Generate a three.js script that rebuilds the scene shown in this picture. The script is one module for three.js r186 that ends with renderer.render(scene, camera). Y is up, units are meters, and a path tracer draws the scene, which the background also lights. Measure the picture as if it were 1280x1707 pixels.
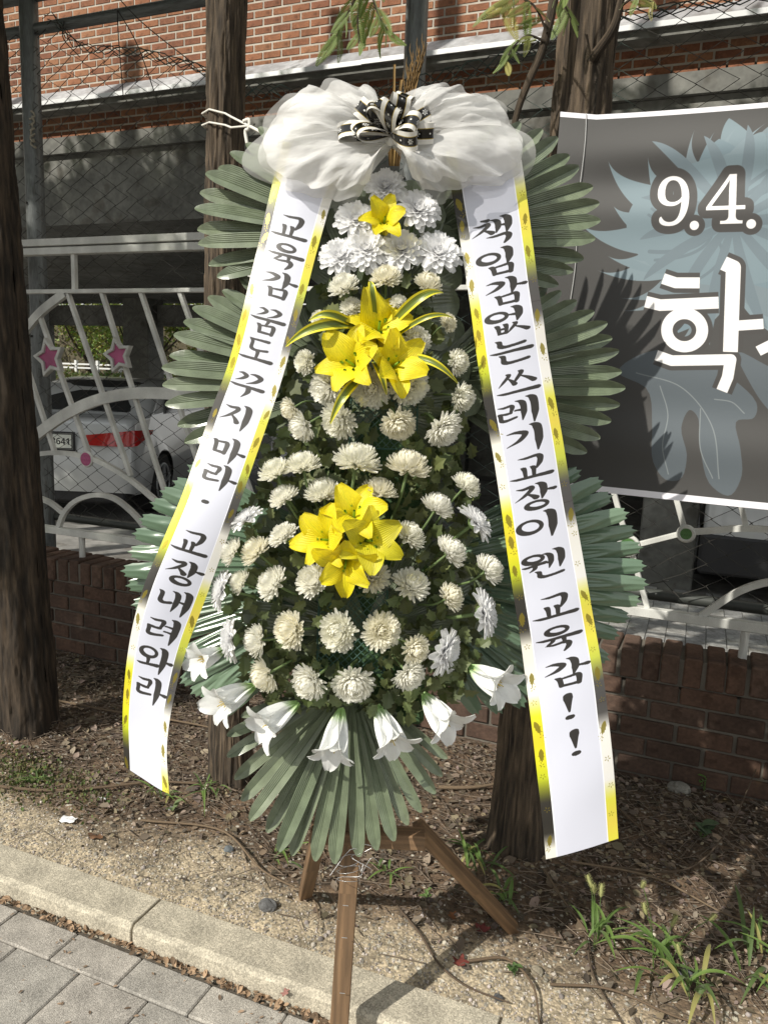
import * as THREE from 'three';
import { mergeGeometries, toCreasedNormals } from 'three/addons/utils/BufferGeometryUtils.js';
import { ConvexGeometry } from 'three/addons/geometries/ConvexGeometry.js';

// ---------- camera, sky, sun, exposure ----------
const scene = new THREE.Scene();
const D2R = Math.PI / 180;
const camera = new THREE.PerspectiveCamera(66.96, 767 / 1024, 0.05, 400);
camera.position.set(0, 1.55, 0);
camera.rotation.order = 'YXZ';
camera.rotation.set(-9.6 * D2R, 22 * D2R, 2.2 * D2R);

const renderer = new THREE.WebGLRenderer({ antialias: true });
renderer.setSize(767, 1024);
renderer.toneMapping = THREE.LinearToneMapping;
renderer.toneMappingExposure = 1.28;
renderer.shadowMap.enabled = true;
document.body.appendChild(renderer.domElement);

const SUN = new THREE.Vector3(-0.6, 1, 1.05).normalize();
{
  // hazy late summer sky: milky near the horizon, pale blue overhead, a soft brightening round the sun
  const w = 256, h = 128, d = new Float32Array(w * h * 4);
  for (let y = 0; y < h; y++) for (let x = 0; x < w; x++) {
    const el = ((y + 0.5) / h - 0.5) * Math.PI, az = ((x + 0.5) / w - 0.5) * 2 * Math.PI, dir = new THREE.Vector3(Math.cos(az) * Math.cos(el), Math.sin(el), Math.sin(az) * Math.cos(el));
    const up = Math.max(0, Math.sin(el)), t = Math.pow(up, 0.55), glow = Math.pow(Math.max(0, dir.dot(SUN)), 6) * 0.5, o = (y * w + x) * 4, k = el < 0 ? 0.35 : 1;
    d[o] = (2.35 - 0.6 * t + glow) * k; d[o + 1] = (2.3 - 0.44 * t + glow * 0.96) * k; d[o + 2] = (2.15 - 0.2 * t + glow * 0.85) * k; d[o + 3] = 1;
  }
  const sky = new THREE.DataTexture(d, w, h, THREE.RGBAFormat, THREE.FloatType);
  sky.mapping = THREE.EquirectangularReflectionMapping; sky.magFilter = THREE.LinearFilter; sky.needsUpdate = true;
  scene.background = sky; scene.environment = sky;
}
scene.environmentIntensity = 0.3; scene.backgroundIntensity = 0.3;
const sun = new THREE.DirectionalLight(new THREE.Color(1, 0.95, 0.85), 3.7);
sun.position.copy(SUN).multiplyScalar(25);
sun.castShadow = true;
sun.shadow.radius = 1;
sun.shadow.mapSize.set(4096, 4096);
Object.assign(sun.shadow.camera, { left: -12, right: 12, top: 12, bottom: -12, near: 1, far: 60 });
scene.add(sun, sun.target);

// ---------- helpers ----------
function rng(seed) { let s = seed >>> 0; return () => { s = (s + 0x6d2b79f5) | 0; let t = Math.imul(s ^ (s >>> 15), 1 | s); t = (t + Math.imul(t ^ (t >>> 7), 61 | t)) ^ t; return ((t ^ (t >>> 14)) >>> 0) / 4294967296; }; }
const R = rng(7);
const rr = (a, b) => a + (b - a) * R();
const lerp = (a, b, t) => a + (b - a) * t;
const clamp = (x, a = 0, b = 1) => Math.min(b, Math.max(a, x));
const sstep = (a, b, x) => { const t = clamp((x - a) / (b - a)); return t * t * (3 - 2 * t); };
const V = (x, y, z) => new THREE.Vector3(x, y, z);
const C = (r, g, b) => new THREE.Color().setRGB(r, g, b);
const S = (r, g, b) => new THREE.Color(`rgb(${r},${g},${b})`);
const used = new Map();
function numbered(name) { const n = used.get(name) ?? 0; used.set(name, n + 1); return n ? `${name}_${String(n).padStart(3, '0')}` : name; }
function tag(o, label, category, group, kind) {
  if (label) o.userData.label = label;
  if (category) o.userData.category = category;
  if (group) o.userData.group = group;
  if (kind) o.userData.kind = kind;
  return o;
}
function mesh(name, geo, mat, parent) {
  const m = new THREE.Mesh(geo, mat);
  m.name = numbered(name); m.castShadow = m.receiveShadow = true;
  (parent ?? scene).add(m);
  return m;
}
function group(name, parent) { const g = new THREE.Group(); g.name = numbered(name); (parent ?? scene).add(g); return g; }
function merge(list) { return mergeGeometries(list.map((g) => { const n = g.index ? g.toNonIndexed() : g; for (const k of Object.keys(n.attributes)) if (!['position', 'normal', 'uv'].includes(k)) n.deleteAttribute(k); return n; })); }
function boxUV(g, k = 1, ox = 0, oy = 0) {
  const n = g.index ? g.toNonIndexed() : g; n.computeVertexNormals();
  const p = n.attributes.position, q = n.attributes.normal, uv = new Float32Array(p.count * 2);
  for (let i = 0; i < p.count; i++) {
    const ax = Math.abs(q.getX(i)), ay = Math.abs(q.getY(i)), az = Math.abs(q.getZ(i));
    const [u, v] = ay >= ax && ay >= az ? [p.getX(i), p.getZ(i)] : ax >= az ? [p.getZ(i), p.getY(i)] : [p.getX(i), p.getY(i)];
    uv[2 * i] = u * k + ox; uv[2 * i + 1] = v * k + oy;
  }
  n.setAttribute('uv', new THREE.BufferAttribute(uv, 2));
  return n;
}
function cbox(w, h, d, c = 0.004, ox = 0, oy = 0) {          // box with chamfered edges
  const pts = [];
  for (const x of [-1, 1]) for (const y of [-1, 1]) for (const z of [-1, 1]) {
    const X = x * w / 2, Y = y * h / 2, Z = z * d / 2;
    pts.push(V(X - x * c, Y - y * c, Z), V(X - x * c, Y, Z - z * c), V(X, Y - y * c, Z - z * c));
  }
  return boxUV(new ConvexGeometry(pts), 1, ox, oy);
}
function box(w, h, d, x, y, z) { const g = boxUV(new THREE.BoxGeometry(w, h, d)); g.translate(x, y, z); return g; }
// bar of rectangular section between two points
function bar(a, b, w, t, c = 0.002) {
  const d = b.clone().sub(a), L = d.length(), g = cbox(w, L, t, c);
  g.applyQuaternion(new THREE.Quaternion().setFromUnitVectors(V(0, 1, 0), d.normalize()));
  g.translate((a.x + b.x) / 2, (a.y + b.y) / 2, (a.z + b.z) / 2);
  return g;
}
// tube along points with radii
function tube(pts, r, sides = 6, closed = false, uvk = 1) {
  const n = pts.length, pos = [], nor = [], uv = [], idx = [];
  let up = V(0.31, 0.2, 0.93).normalize(), len = 0;
  for (let i = 0; i < n; i++) {
    const t = pts[Math.min(i + 1, n - 1)].clone().sub(pts[Math.max(i - 1, 0)]).normalize();
    up = up.clone().sub(t.clone().multiplyScalar(up.dot(t)));
    if (up.lengthSq() < 1e-6) up = V(1, 0, 0).cross(t);
    up.normalize();
    const b = t.clone().cross(up), rad = typeof r === 'function' ? r(i / (n - 1)) : r;
    if (i) len += pts[i].distanceTo(pts[i - 1]);
    for (let k = 0; k <= sides; k++) {
      const a = k / sides * Math.PI * 2, nx = up.clone().multiplyScalar(Math.cos(a)).add(b.clone().multiplyScalar(Math.sin(a)));
      pos.push(pts[i].x + nx.x * rad, pts[i].y + nx.y * rad, pts[i].z + nx.z * rad); nor.push(nx.x, nx.y, nx.z); uv.push(k / sides, len * uvk);
      if (i < n - 1 && k < sides) { const q = i * (sides + 1) + k; idx.push(q, q + 1, q + sides + 1, q + 1, q + sides + 2, q + sides + 1); }
    }
  }
  const g = new THREE.BufferGeometry();
  g.setAttribute('position', new THREE.Float32BufferAttribute(pos, 3)); g.setAttribute('normal', new THREE.Float32BufferAttribute(nor, 3)); g.setAttribute('uv', new THREE.Float32BufferAttribute(uv, 2)); g.setIndex(idx);
  return g;
}
const curve = (pts, n) => new THREE.CatmullRomCurve3(pts).getPoints(n);
// sheet from a function (s,t) -> Vector3
function sheet(ns, nt, f, uvf) {
  const pos = [], uv = [], idx = [];
  for (let j = 0; j <= nt; j++) for (let i = 0; i <= ns; i++) {
    const p = f(i / ns, j / nt); pos.push(p.x, p.y, p.z);
    const w = uvf ? uvf(i / ns, j / nt, p) : [i / ns, j / nt]; uv.push(w[0], w[1]);
    if (i < ns && j < nt) { const q = j * (ns + 1) + i; idx.push(q, q + 1, q + ns + 1, q + 1, q + ns + 2, q + ns + 1); }
  }
  const g = new THREE.BufferGeometry();
  g.setAttribute('position', new THREE.Float32BufferAttribute(pos, 3)); g.setAttribute('uv', new THREE.Float32BufferAttribute(uv, 2)); g.setIndex(idx); g.computeVertexNormals();
  return g;
}
function instances(name, geo, mat, list, parent) {           // list of [Matrix4, Color?]
  const m = new THREE.InstancedMesh(geo, mat, list.length);
  list.forEach(([M, c], i) => { m.setMatrixAt(i, M); if (c) m.setColorAt(i, c); });
  m.name = numbered(name); m.castShadow = m.receiveShadow = true; m.userData.kind = 'stuff';
  (parent ?? scene).add(m);
  return m;
}
const mat4 = (p, e, s) => new THREE.Matrix4().compose(p, new THREE.Quaternion().setFromEuler(e), s);

// ---------- noise and textures ----------
const hash = (x, y, s) => { let h = Math.imul(x, 374761393) ^ Math.imul(y, 668265263) ^ Math.imul(s, 2147483647 - 58); h = Math.imul(h ^ (h >>> 13), 1274126177); h ^= h >>> 16; return (h >>> 0) / 4294967296; };
const md = (a, n) => ((a % n) + n) % n;
function vnoise(x, y, per, s = 0) {
  const ix = Math.floor(x), iy = Math.floor(y), fx = x - ix, fy = y - iy, u = fx * fx * (3 - 2 * fx), v = fy * fy * (3 - 2 * fy), w = (a, b) => hash(md(a, per), md(b, per), s);
  return lerp(lerp(w(ix, iy), w(ix + 1, iy), u), lerp(w(ix, iy + 1), w(ix + 1, iy + 1), u), v);
}
function fbm(u, v, f, oct = 4, s = 0) { let a = 0.5, t = 0, n = 0; for (let i = 0; i < oct; i++) { t += a * vnoise(u * f, v * f, f, s + i); n += a; a *= 0.5; f *= 2; } return t / n; }
function fbm2(u, v, fu, fv, oct = 4, s = 0) { let a = 0.5, t = 0, n = 0; for (let i = 0; i < oct; i++) { const x = u * fu, y = v * fv, ix = Math.floor(x), iy = Math.floor(y), p = x - ix, q = y - iy, U = p * p * (3 - 2 * p), W = q * q * (3 - 2 * q), w = (c, d) => hash(md(c, fu), md(d, fv), s + i); t += a * lerp(lerp(w(ix, iy), w(ix + 1, iy), U), lerp(w(ix, iy + 1), w(ix + 1, iy + 1), U), W); n += a; a *= 0.5; fu *= 2; fv *= 2; } return t / n; }
const fb = (x, y, oct = 3, s = 0) => { let a = 0.5, t = 0, n = 0; for (let i = 0; i < oct; i++) { t += a * vnoise(x, y, 1 << 20, s + i); n += a; a *= 0.5; x *= 2; y *= 2; } return t / n; };
function worley(x, y, s) {                                   // [distance, second distance, cell hash]
  const ix = Math.floor(x), iy = Math.floor(y); let d1 = 9, d2 = 9, id = 0;
  for (let j = -1; j <= 1; j++) for (let i = -1; i <= 1; i++) {
    const a = ix + i, b = iy + j, dx = a + hash(a, b, s) - x, dy = b + hash(a, b, s + 1) - y, d = dx * dx + dy * dy;
    if (d < d1) { d2 = d1; d1 = d; id = hash(a, b, s + 2); } else if (d < d2) d2 = d;
  }
  return [Math.sqrt(d1), Math.sqrt(d2), id];
}
function dataTex(w, h, fn, srgb = true) {
  const d = new Uint8Array(w * h * 4);
  for (let y = 0; y < h; y++) for (let x = 0; x < w; x++) { const c = fn((x + 0.5) / w, (y + 0.5) / h), o = (y * w + x) * 4; for (let k = 0; k < 3; k++) d[o + k] = clamp(c[k] ?? c[0]) * 255; d[o + 3] = 255; }
  const t = new THREE.DataTexture(d, w, h); t.wrapS = t.wrapT = THREE.RepeatWrapping; t.magFilter = THREE.LinearFilter; t.minFilter = THREE.LinearMipmapLinearFilter;
  if (srgb) t.colorSpace = THREE.SRGBColorSpace; t.needsUpdate = true; return t;
}
const rep = (t, x, y = x) => { const c = t.clone(); c.repeat.set(x, y); c.needsUpdate = true; return c; };
const grainT = dataTex(512, 512, (u, v) => { const a = fbm(u, v, 6, 4, 1), b = hash((u * 512) | 0, (v * 512) | 0, 5); const g = 0.72 + 0.3 * a * 0.9 + 0.1 * (b - 0.5); return [g]; });
const grainB = dataTex(512, 512, (u, v) => { const a = fbm(u, v, 32, 4, 11), b = hash((u * 512) | 0, (v * 512) | 0, 6); return [0.6 * a + 0.4 * b]; }, false);
const blotchT = dataTex(512, 512, (u, v) => { const a = fbm(u, v, 4, 6, 21), b = fbm(u, v, 40, 3, 31), c = sstep(0.62, 0.75, fbm(u, v, 10, 4, 41)); const g = 0.6 + 0.42 * a + 0.22 * (b - 0.5) - 0.1 * c; return [g, g * (1 - 0.02 * c), g * (1 - 0.04 * c)]; });
const speckT = dataTex(512, 512, (u, v) => { const w = worley(u * 90, v * 90, 3), a = fbm(u, v, 5, 4, 51), n = hash((u * 512) | 0, (v * 512) | 0, 7); const g = 0.68 + 0.22 * (w[2] - 0.5) + 0.26 * (a - 0.5) + 0.16 * (n - 0.5); return [g + 0.12]; });
const speckB = dataTex(512, 512, (u, v) => { const w = worley(u * 90, v * 90, 3); return [clamp(1 - w[0]) * 0.7 + 0.3 * hash((u * 512) | 0, (v * 512) | 0, 8)]; }, false);
const woodT = dataTex(512, 512, (u, v) => { const a = fbm(u * 1, v * 0.12, 24, 4, 61), b = Math.sin((u * 9 + fbm(u, v * 0.3, 4, 3, 71) * 2.4) * Math.PI * 2) * 0.5 + 0.5, c = hash((u * 512) | 0, (v * 20) | 0, 9); const g = 0.55 + 0.25 * a + 0.15 * b + 0.1 * c; return [g, g * 0.97, g * 0.93]; });
const std = (o) => new THREE.MeshStandardMaterial({ roughness: 0.85, ...o });
const phys = (o) => new THREE.MeshPhysicalMaterial({ roughness: 0.6, ...o });
// ---------- materials of the setting ----------
const brickM = [[0.44, 0.185, 0.095], [0.50, 0.215, 0.11], [0.39, 0.16, 0.088], [0.53, 0.25, 0.13]].map((c) => std({ color: C(...c), map: rep(blotchT, 2.2), bumpMap: rep(grainB, 3), bumpScale: 0.0012, roughness: 0.9 }));
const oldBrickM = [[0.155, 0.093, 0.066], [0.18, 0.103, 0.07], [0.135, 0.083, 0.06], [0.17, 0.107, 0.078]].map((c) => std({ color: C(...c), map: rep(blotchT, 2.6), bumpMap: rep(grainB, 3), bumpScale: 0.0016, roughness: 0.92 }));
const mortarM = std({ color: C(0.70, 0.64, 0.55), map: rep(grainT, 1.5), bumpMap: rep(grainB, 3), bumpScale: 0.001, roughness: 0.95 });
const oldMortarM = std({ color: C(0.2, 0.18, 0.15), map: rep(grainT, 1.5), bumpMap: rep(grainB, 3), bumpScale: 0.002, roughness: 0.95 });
const concreteM = std({ color: C(0.29, 0.29, 0.265), map: rep(blotchT, 0.6), bumpMap: rep(grainB, 2), bumpScale: 0.0008, roughness: 0.9 });
const kerbM = std({ color: C(0.71, 0.645, 0.51), map: rep(speckT, 3.1), bumpMap: rep(speckB, 3.1), bumpScale: 0.0012, roughness: 0.92 });
const paverM = [[0.58, 0.545, 0.485], [0.53, 0.50, 0.45], [0.62, 0.58, 0.515], [0.56, 0.52, 0.465]].map((c, i) => { const m = rep(speckT, 4.1), b = rep(speckB, 4.1); m.offset.set(i * 0.27, i * 0.41); b.offset.copy(m.offset); return std({ color: C(...c), map: m, bumpMap: b, bumpScale: 0.0016, roughness: 0.93 }); });

// ---------- the ground ----------
const groundG = sheet(40, 40, (s, t) => V(lerp(-90, 90, s), -0.05, lerp(70, -110, t)), (s, t, p) => [p.x, p.z]);
groundG.setIndex(Array.from(groundG.index.array)); 
tag(mesh('ground', groundG, std({ color: C(0.2, 0.19, 0.17), map: rep(blotchT, 0.7), side: THREE.DoubleSide }), null), null, null, null, 'structure');

// soil bed between kerb and wall
const gh = (x, z) => {
  let h = 0.045 + 0.022 * (fb(x * 2.3 + 9, z * 2.3, 3, 3) - 0.5) + 0.010 * (fb(x * 14, z * 14, 3, 5) - 0.5);
  for (const [tx, tz] of [[-2.49, -2.28], [-1.475, -2.26], [-0.43, -2.3]]) h += 0.05 * Math.exp(-((x - tx) ** 2 + (z - tz) ** 2) / 0.035);
  h += 0.02 * sstep(-2.4, -2.9, z);
  return lerp(0.038, h, sstep(-1.632, -1.72, z));
};
const BX0 = -4.2, BX1 = 1.8, BZ0 = -3.02, BZ1 = -1.628;
const gravelMask = (x, z) => clamp(sstep(-2.02, -1.78, z + 0.34 * (fb(x * 3.1, z * 3.1, 4, 13) - 0.5) + 0.04 * Math.sin(x * 2.1)) * 1.0);
const soilPix = (x, z) => {
  const g = gravelMask(x, z), w1 = worley(x * 150, z * 150, 101), w2 = worley(x * 62 + 3, z * 62, 111), n = fb(x * 22, z * 22, 4, 121), n2 = fb(x * 5, z * 5, 3, 131), n3 = hash((x * 900) | 0, (z * 900) | 0, 4);
  let peb = w1[2], c;
  const gr = 0.47 + 0.30 * n + 0.28 * (peb - 0.5) + 0.08 * (n3 - 0.5);
  const gc = [gr * 1.02, gr * 0.94, gr * 0.80];
  const br = 0.28 + 0.22 * (n - 0.3) + 0.13 * (n2 - 0.5) + 0.11 * (peb - 0.5) + 0.06 * (n3 - 0.5);
  const bc = [br * 1.10, br * 0.91, br * 0.73];
  c = gc.map((a, i) => lerp(bc[i], a, g));
  if (w2[2] > 0.86 && w2[0] < 0.34) { const k = 0.42 + 0.4 * hash((w2[2] * 1e6) | 0, 3, 5); c = [k, k * 0.97, k * 0.9]; }
  return [c, clamp(0.6 * (1 - w1[0]) + 0.4 * n + (w2[2] > 0.86 ? 0.3 * (1 - w2[0]) : 0))];
};
const soilT = dataTex(2048, 512, (u, v) => soilPix(lerp(BX0, BX1, u), lerp(BZ1, BZ0, v))[0]);
const soilB = dataTex(2048, 512, (u, v) => [soilPix(lerp(BX0, BX1, u), lerp(BZ1, BZ0, v))[1]], false);
tag(mesh('soil', sheet(300, 80, (s, t) => { const x = lerp(BX0, BX1, s), z = lerp(BZ1, BZ0, t); return V(x, gh(x, z), z); }), std({ map: soilT, bumpMap: soilB, bumpScale: 0.006, roughness: 1 })), null, null, null, 'structure');

// kerb
const kerb = tag(group('kerb'), null, null, null, 'structure');
for (const [a, b] of [[-4.3, -2.312], [-2.306, -1.306], [-1.299, -0.31], [-0.303, 0.69], [0.697, 1.7]]) {
  const pts = [], L = b - a, prof = [[0, -0.12], [0.126, -0.12], [0.126, 0.055], [0.122, 0.06], [0.012, 0.061], [0.005, 0.057], [0, 0.048]];
  const sh = new THREE.Shape(prof.map(([p, q]) => new THREE.Vector2(p, q)));
  const g = new THREE.ExtrudeGeometry(sh, { depth: L - 0.004, bevelEnabled: true, bevelThickness: 0.002, bevelSize: 0.002, bevelSegments: 1, steps: 1 });
  g.rotateY(Math.PI / 2); g.translate(a + 0.002, 0, -1.508);
  mesh('kerb_stone', boxUV(g, 1, a * 0.37, 0.1), kerbM, kerb);
}
// pavement
const pave = tag(group('pavement'), null, null, null, 'structure');
const bedG = sheet(2, 2, (s, t) => V(lerp(-6, 4, s), -0.012, lerp(3, -1.512, t)), (s, t, p) => [p.x, p.z]);
tag(mesh('joint_sand', bedG, std({ color: C(0.17, 0.145, 0.115), map: rep(speckT, 3) }), pave));
const slabs = [0, 1, 2].map((i) => cbox(0.2165, 0.06, 0.2165, 0.004, i * 0.3, i * 0.2)), halfs = [0, 1, 2].map((i) => cbox(0.2185, 0.06, 0.1065, 0.004, i * 0.3, i * 0.2));
{
  const put = (g, x, z) => { const m = mesh('paver', g, paverM[(R() * 4) | 0], pave); m.position.set(x, -0.03 + rr(-0.0015, 0.0015), z); m.rotation.set(rr(-0.006, 0.006), rr(-0.006, 0.006) + (R() < 0.5 ? Math.PI : 0), rr(-0.006, 0.006)); };
  for (let k = -6; k < 8; k++) put(halfs[(R() * 3) | 0], -1.359 + k * 0.2215, -1.4335);
  for (let j = 0; j < 5; j++) for (let k = -6; k < 8; k++) put(slabs[(R() * 3) | 0], -1.25 + k * 0.2195 + (j % 2 ? 0.11 : 0), -1.268 + j * 0.2195);
}

// ---------- low brick wall ----------
const wall = tag(group('brick_wall'), 'low dark red brick wall with upright header capping behind the trees', 'wall');
{
  const core = [box(6.4, 0.52, 0.172, -1.4, 0.18, -3.1), box(5.2, 0.108, 0.178, -1.6, 0.506, -3.1)];
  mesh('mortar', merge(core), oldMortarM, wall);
  const bg = [0, 1, 2, 3].map((i) => cbox(0.194, 0.066, 0.09, 0.004, i * 0.23, i * 0.31)), hg = [0, 1, 2, 3].map((i) => cbox(0.064, 0.115, 0.196, 0.006, i * 0.23, i * 0.17));
  for (let row = 0; row < 6; row++) for (let k = 0; k < 24; k++) {
    const x = -4.0 + k * 0.206 + (row % 2 ? 0.103 : 0);
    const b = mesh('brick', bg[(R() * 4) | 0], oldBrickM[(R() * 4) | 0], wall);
    b.position.set(x + rr(-0.003, 0.003), 0.418 - row * 0.0775, -3.047 + rr(-0.004, 0.003)); b.rotation.set(rr(-0.01, 0.01), rr(-0.012, 0.012), rr(-0.012, 0.012));
  }
  for (let k = 0; k < 64; k++) {
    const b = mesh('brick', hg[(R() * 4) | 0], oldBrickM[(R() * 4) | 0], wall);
    b.position.set(-4.0 + k * 0.0765 + rr(-0.003, 0.003), 0.516 + rr(-0.004, 0.004), -3.1 + rr(-0.006, 0.006)); b.rotation.set(rr(-0.02, 0.02), rr(-0.03, 0.03), rr(-0.02, 0.02));
  }
}

// ---------- parking floor behind the wall ----------
const floorP = tag(group('parking_floor'), null, null, null, 'structure');
mesh('floor_slab', sheet(6, 6, (s, t) => V(lerp(-24, 10, s), -0.004, lerp(-3.19, -15, t)), (s, t, p) => [p.x, p.z]), std({ color: C(0.36, 0.35, 0.33), map: rep(blotchT, 0.5), bumpMap: rep(grainB, 2), bumpScale: 0.001 }), floorP);
{
  const tg = [0, 1, 2].map((i) => cbox(0.117, 0.03, 0.236, 0.003, i * 0.21, i * 0.4)), tm = [[0.5, 0.5, 0.48], [0.43, 0.43, 0.42], [0.56, 0.55, 0.52]].map((c) => std({ color: C(...c), map: rep(blotchT, 2), bumpMap: rep(grainB, 2), bumpScale: 0.001 }));
  for (let k = 0; k < 17; k++) for (let j = 0; j < 9; j++) { const m = mesh('paving_tile', tg[(R() * 3) | 0], tm[(R() * 3) | 0], floorP); m.position.set(-0.75 + k * 0.12, -0.001 + rr(-0.001, 0.001), -4.35 - j * 0.24 + (k % 2 ? 0.12 : 0)); }
}

// ---------- building on columns ----------
const bld = tag(group('brick_building'), 'orange red brick building on concrete columns above an open parking level', 'building');
{
  const fz = -6.3, inv = new THREE.Matrix4(); camera.updateMatrixWorld(); camera.updateProjectionMatrix();
  const seen = (x, y, z) => { const p = V(x, y, z).project(camera); return Math.abs(p.x) < 1.04 && Math.abs(p.y) < 1.04; };
  mesh('mortar', merge([box(34, 6.8, 0.3, -6, 7.6, fz - 0.156), box(34, 0.35, 0.3, -6, 4.0, fz - 0.156)]), mortarM, bld);
  const bg = [0, 1, 2, 3].map((i) => cbox(0.168, 0.0505, 0.06, 0.002, i * 0.23, i * 0.31));
  const rest = [], spots = [];
  for (let row = 0; row < 30; row++) for (let k = -60; k < 30; k++) {
    const y = 3.825 + row * 0.067; if (y > 3.97 && y < 4.2) continue;
    const x = k * 0.183 + (row % 2 ? 0.0915 : 0); if (x < -9 || x > 1.6) continue;
    spots.push([x, y, seen(x, y, fz)]);
  }
  let n = 0;
  const hidden = (x, y) => { const p = V(x, y, fz).project(camera), px = (p.x + 1) * 640, py = (1 - p.y) * 853.5; return (px > 348 && px < 402) || (px > 450 && px < 870 && py > 175); };
  const bm = (v) => brickM[v];
  const restBy = [[], [], [], []];
  spots.sort((a, b) => (b[1] > 4.1) - (a[1] > 4.1));
  for (const [x, y, s] of spots) {
    const v = (R() * 4) | 0;
    if (s && !hidden(x, y) && n < 300) { n++; const b = mesh('brick', bg[(R() * 4) | 0], bm(v), bld); b.position.set(x, y, fz - 0.031 + rr(-0.0015, 0.0015)); b.rotation.z = rr(-0.004, 0.004); } else { const g = bg[(R() * 4) | 0].clone(); g.translate(x, y, fz - 0.031); restBy[v].push(g); }
  }
  restBy.forEach((l, v) => l.length && tag(mesh('brickwork', merge(l), bm(v), bld), null, null, null, 'stuff'));
  // sheet metal flashing with a bright lip, in two lengths
  const flashM = std({ color: C(0.66, 0.67, 0.69), metalness: 0.15, roughness: 0.5, map: rep(blotchT, 0.8) });
  const lipM = std({ color: C(0.78, 0.79, 0.8), roughness: 0.4, metalness: 0.1 });
  for (const [a, b, d] of [[-12, -2.802, 0], [-2.806, 4, 0.003]]) {
    mesh('flashing', merge([sheet(24, 1, (s, t) => V(lerp(a, b, s), lerp(4.208, 4.07, t) + d + 0.004 * Math.sin(s * 60) * t, lerp(-6.27, -6.1, t) + d), (s, t, p) => [p.x, p.z])]), new THREE.MeshStandardMaterial({ ...{ color: flashM.color, map: flashM.map, roughness: 0.5, metalness: 0.15, side: THREE.DoubleSide } }), bld);
    mesh('flashing_lip', box(b - a, 0.036, 0.012, (a + b) / 2, 4.052 + d, -6.094 + d), lipM, bld);
  }
  mesh('ledge', box(34, 0.05, 0.15, -6, 4.012, -6.197), concreteM, bld);
  mesh('beam', merge([box(34, 0.15, 0.34, -6, 3.713, fz - 0.13), box(34, 0.66, 0.28, -6, 3.304, fz - 0.15), box(34, 0.012, 0.25, -6, 3.634, fz - 0.15)]), concreteM, bld);
  mesh('ceiling', box(34, 0.1, 7.3, -6, 3.03, fz - 3.8), concreteM, bld);
  mesh('rear_beam', box(34, 0.4, 0.3, -6, 2.68, -13.2), concreteM, bld);
  const darkCol = std({ color: C(0.24, 0.24, 0.21), map: rep(blotchT, 0.5), roughness: 0.9 });
  for (const x of [-13.55, -10.65, -8.1, -4, -1.2]) mesh('column', cbox(0.62, 3.0, 0.5, 0.01).translate(x, 1.49, -13), darkCol, bld);
  mesh('column', cbox(0.42, 3.0, 0.42, 0.01).translate(-0.17, 1.47, -6.6), concreteM, bld);
  mesh('column', cbox(0.42, 3.0, 0.42, 0.01).translate(-9.2, 1.47, -6.6), concreteM, bld);
  mesh('side_wall', box(0.3, 2.98, 6.4, 4, 1.49, -9.8), darkCol, bld);
  mesh('rear_wall', box(9, 2.98, 0.2, -0.3, 1.49, -13.05), darkCol, bld);
  mesh('roof', box(34.6, 0.2, 7.8, -6, 11.1, -10.1), concreteM, bld);
  mesh('stair_door', box(0.9, 2.05, 0.06, -1.0, 1.03, -12.92), std({ color: C(0.22, 0.23, 0.23), roughness: 0.5 }), bld);
}
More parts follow.
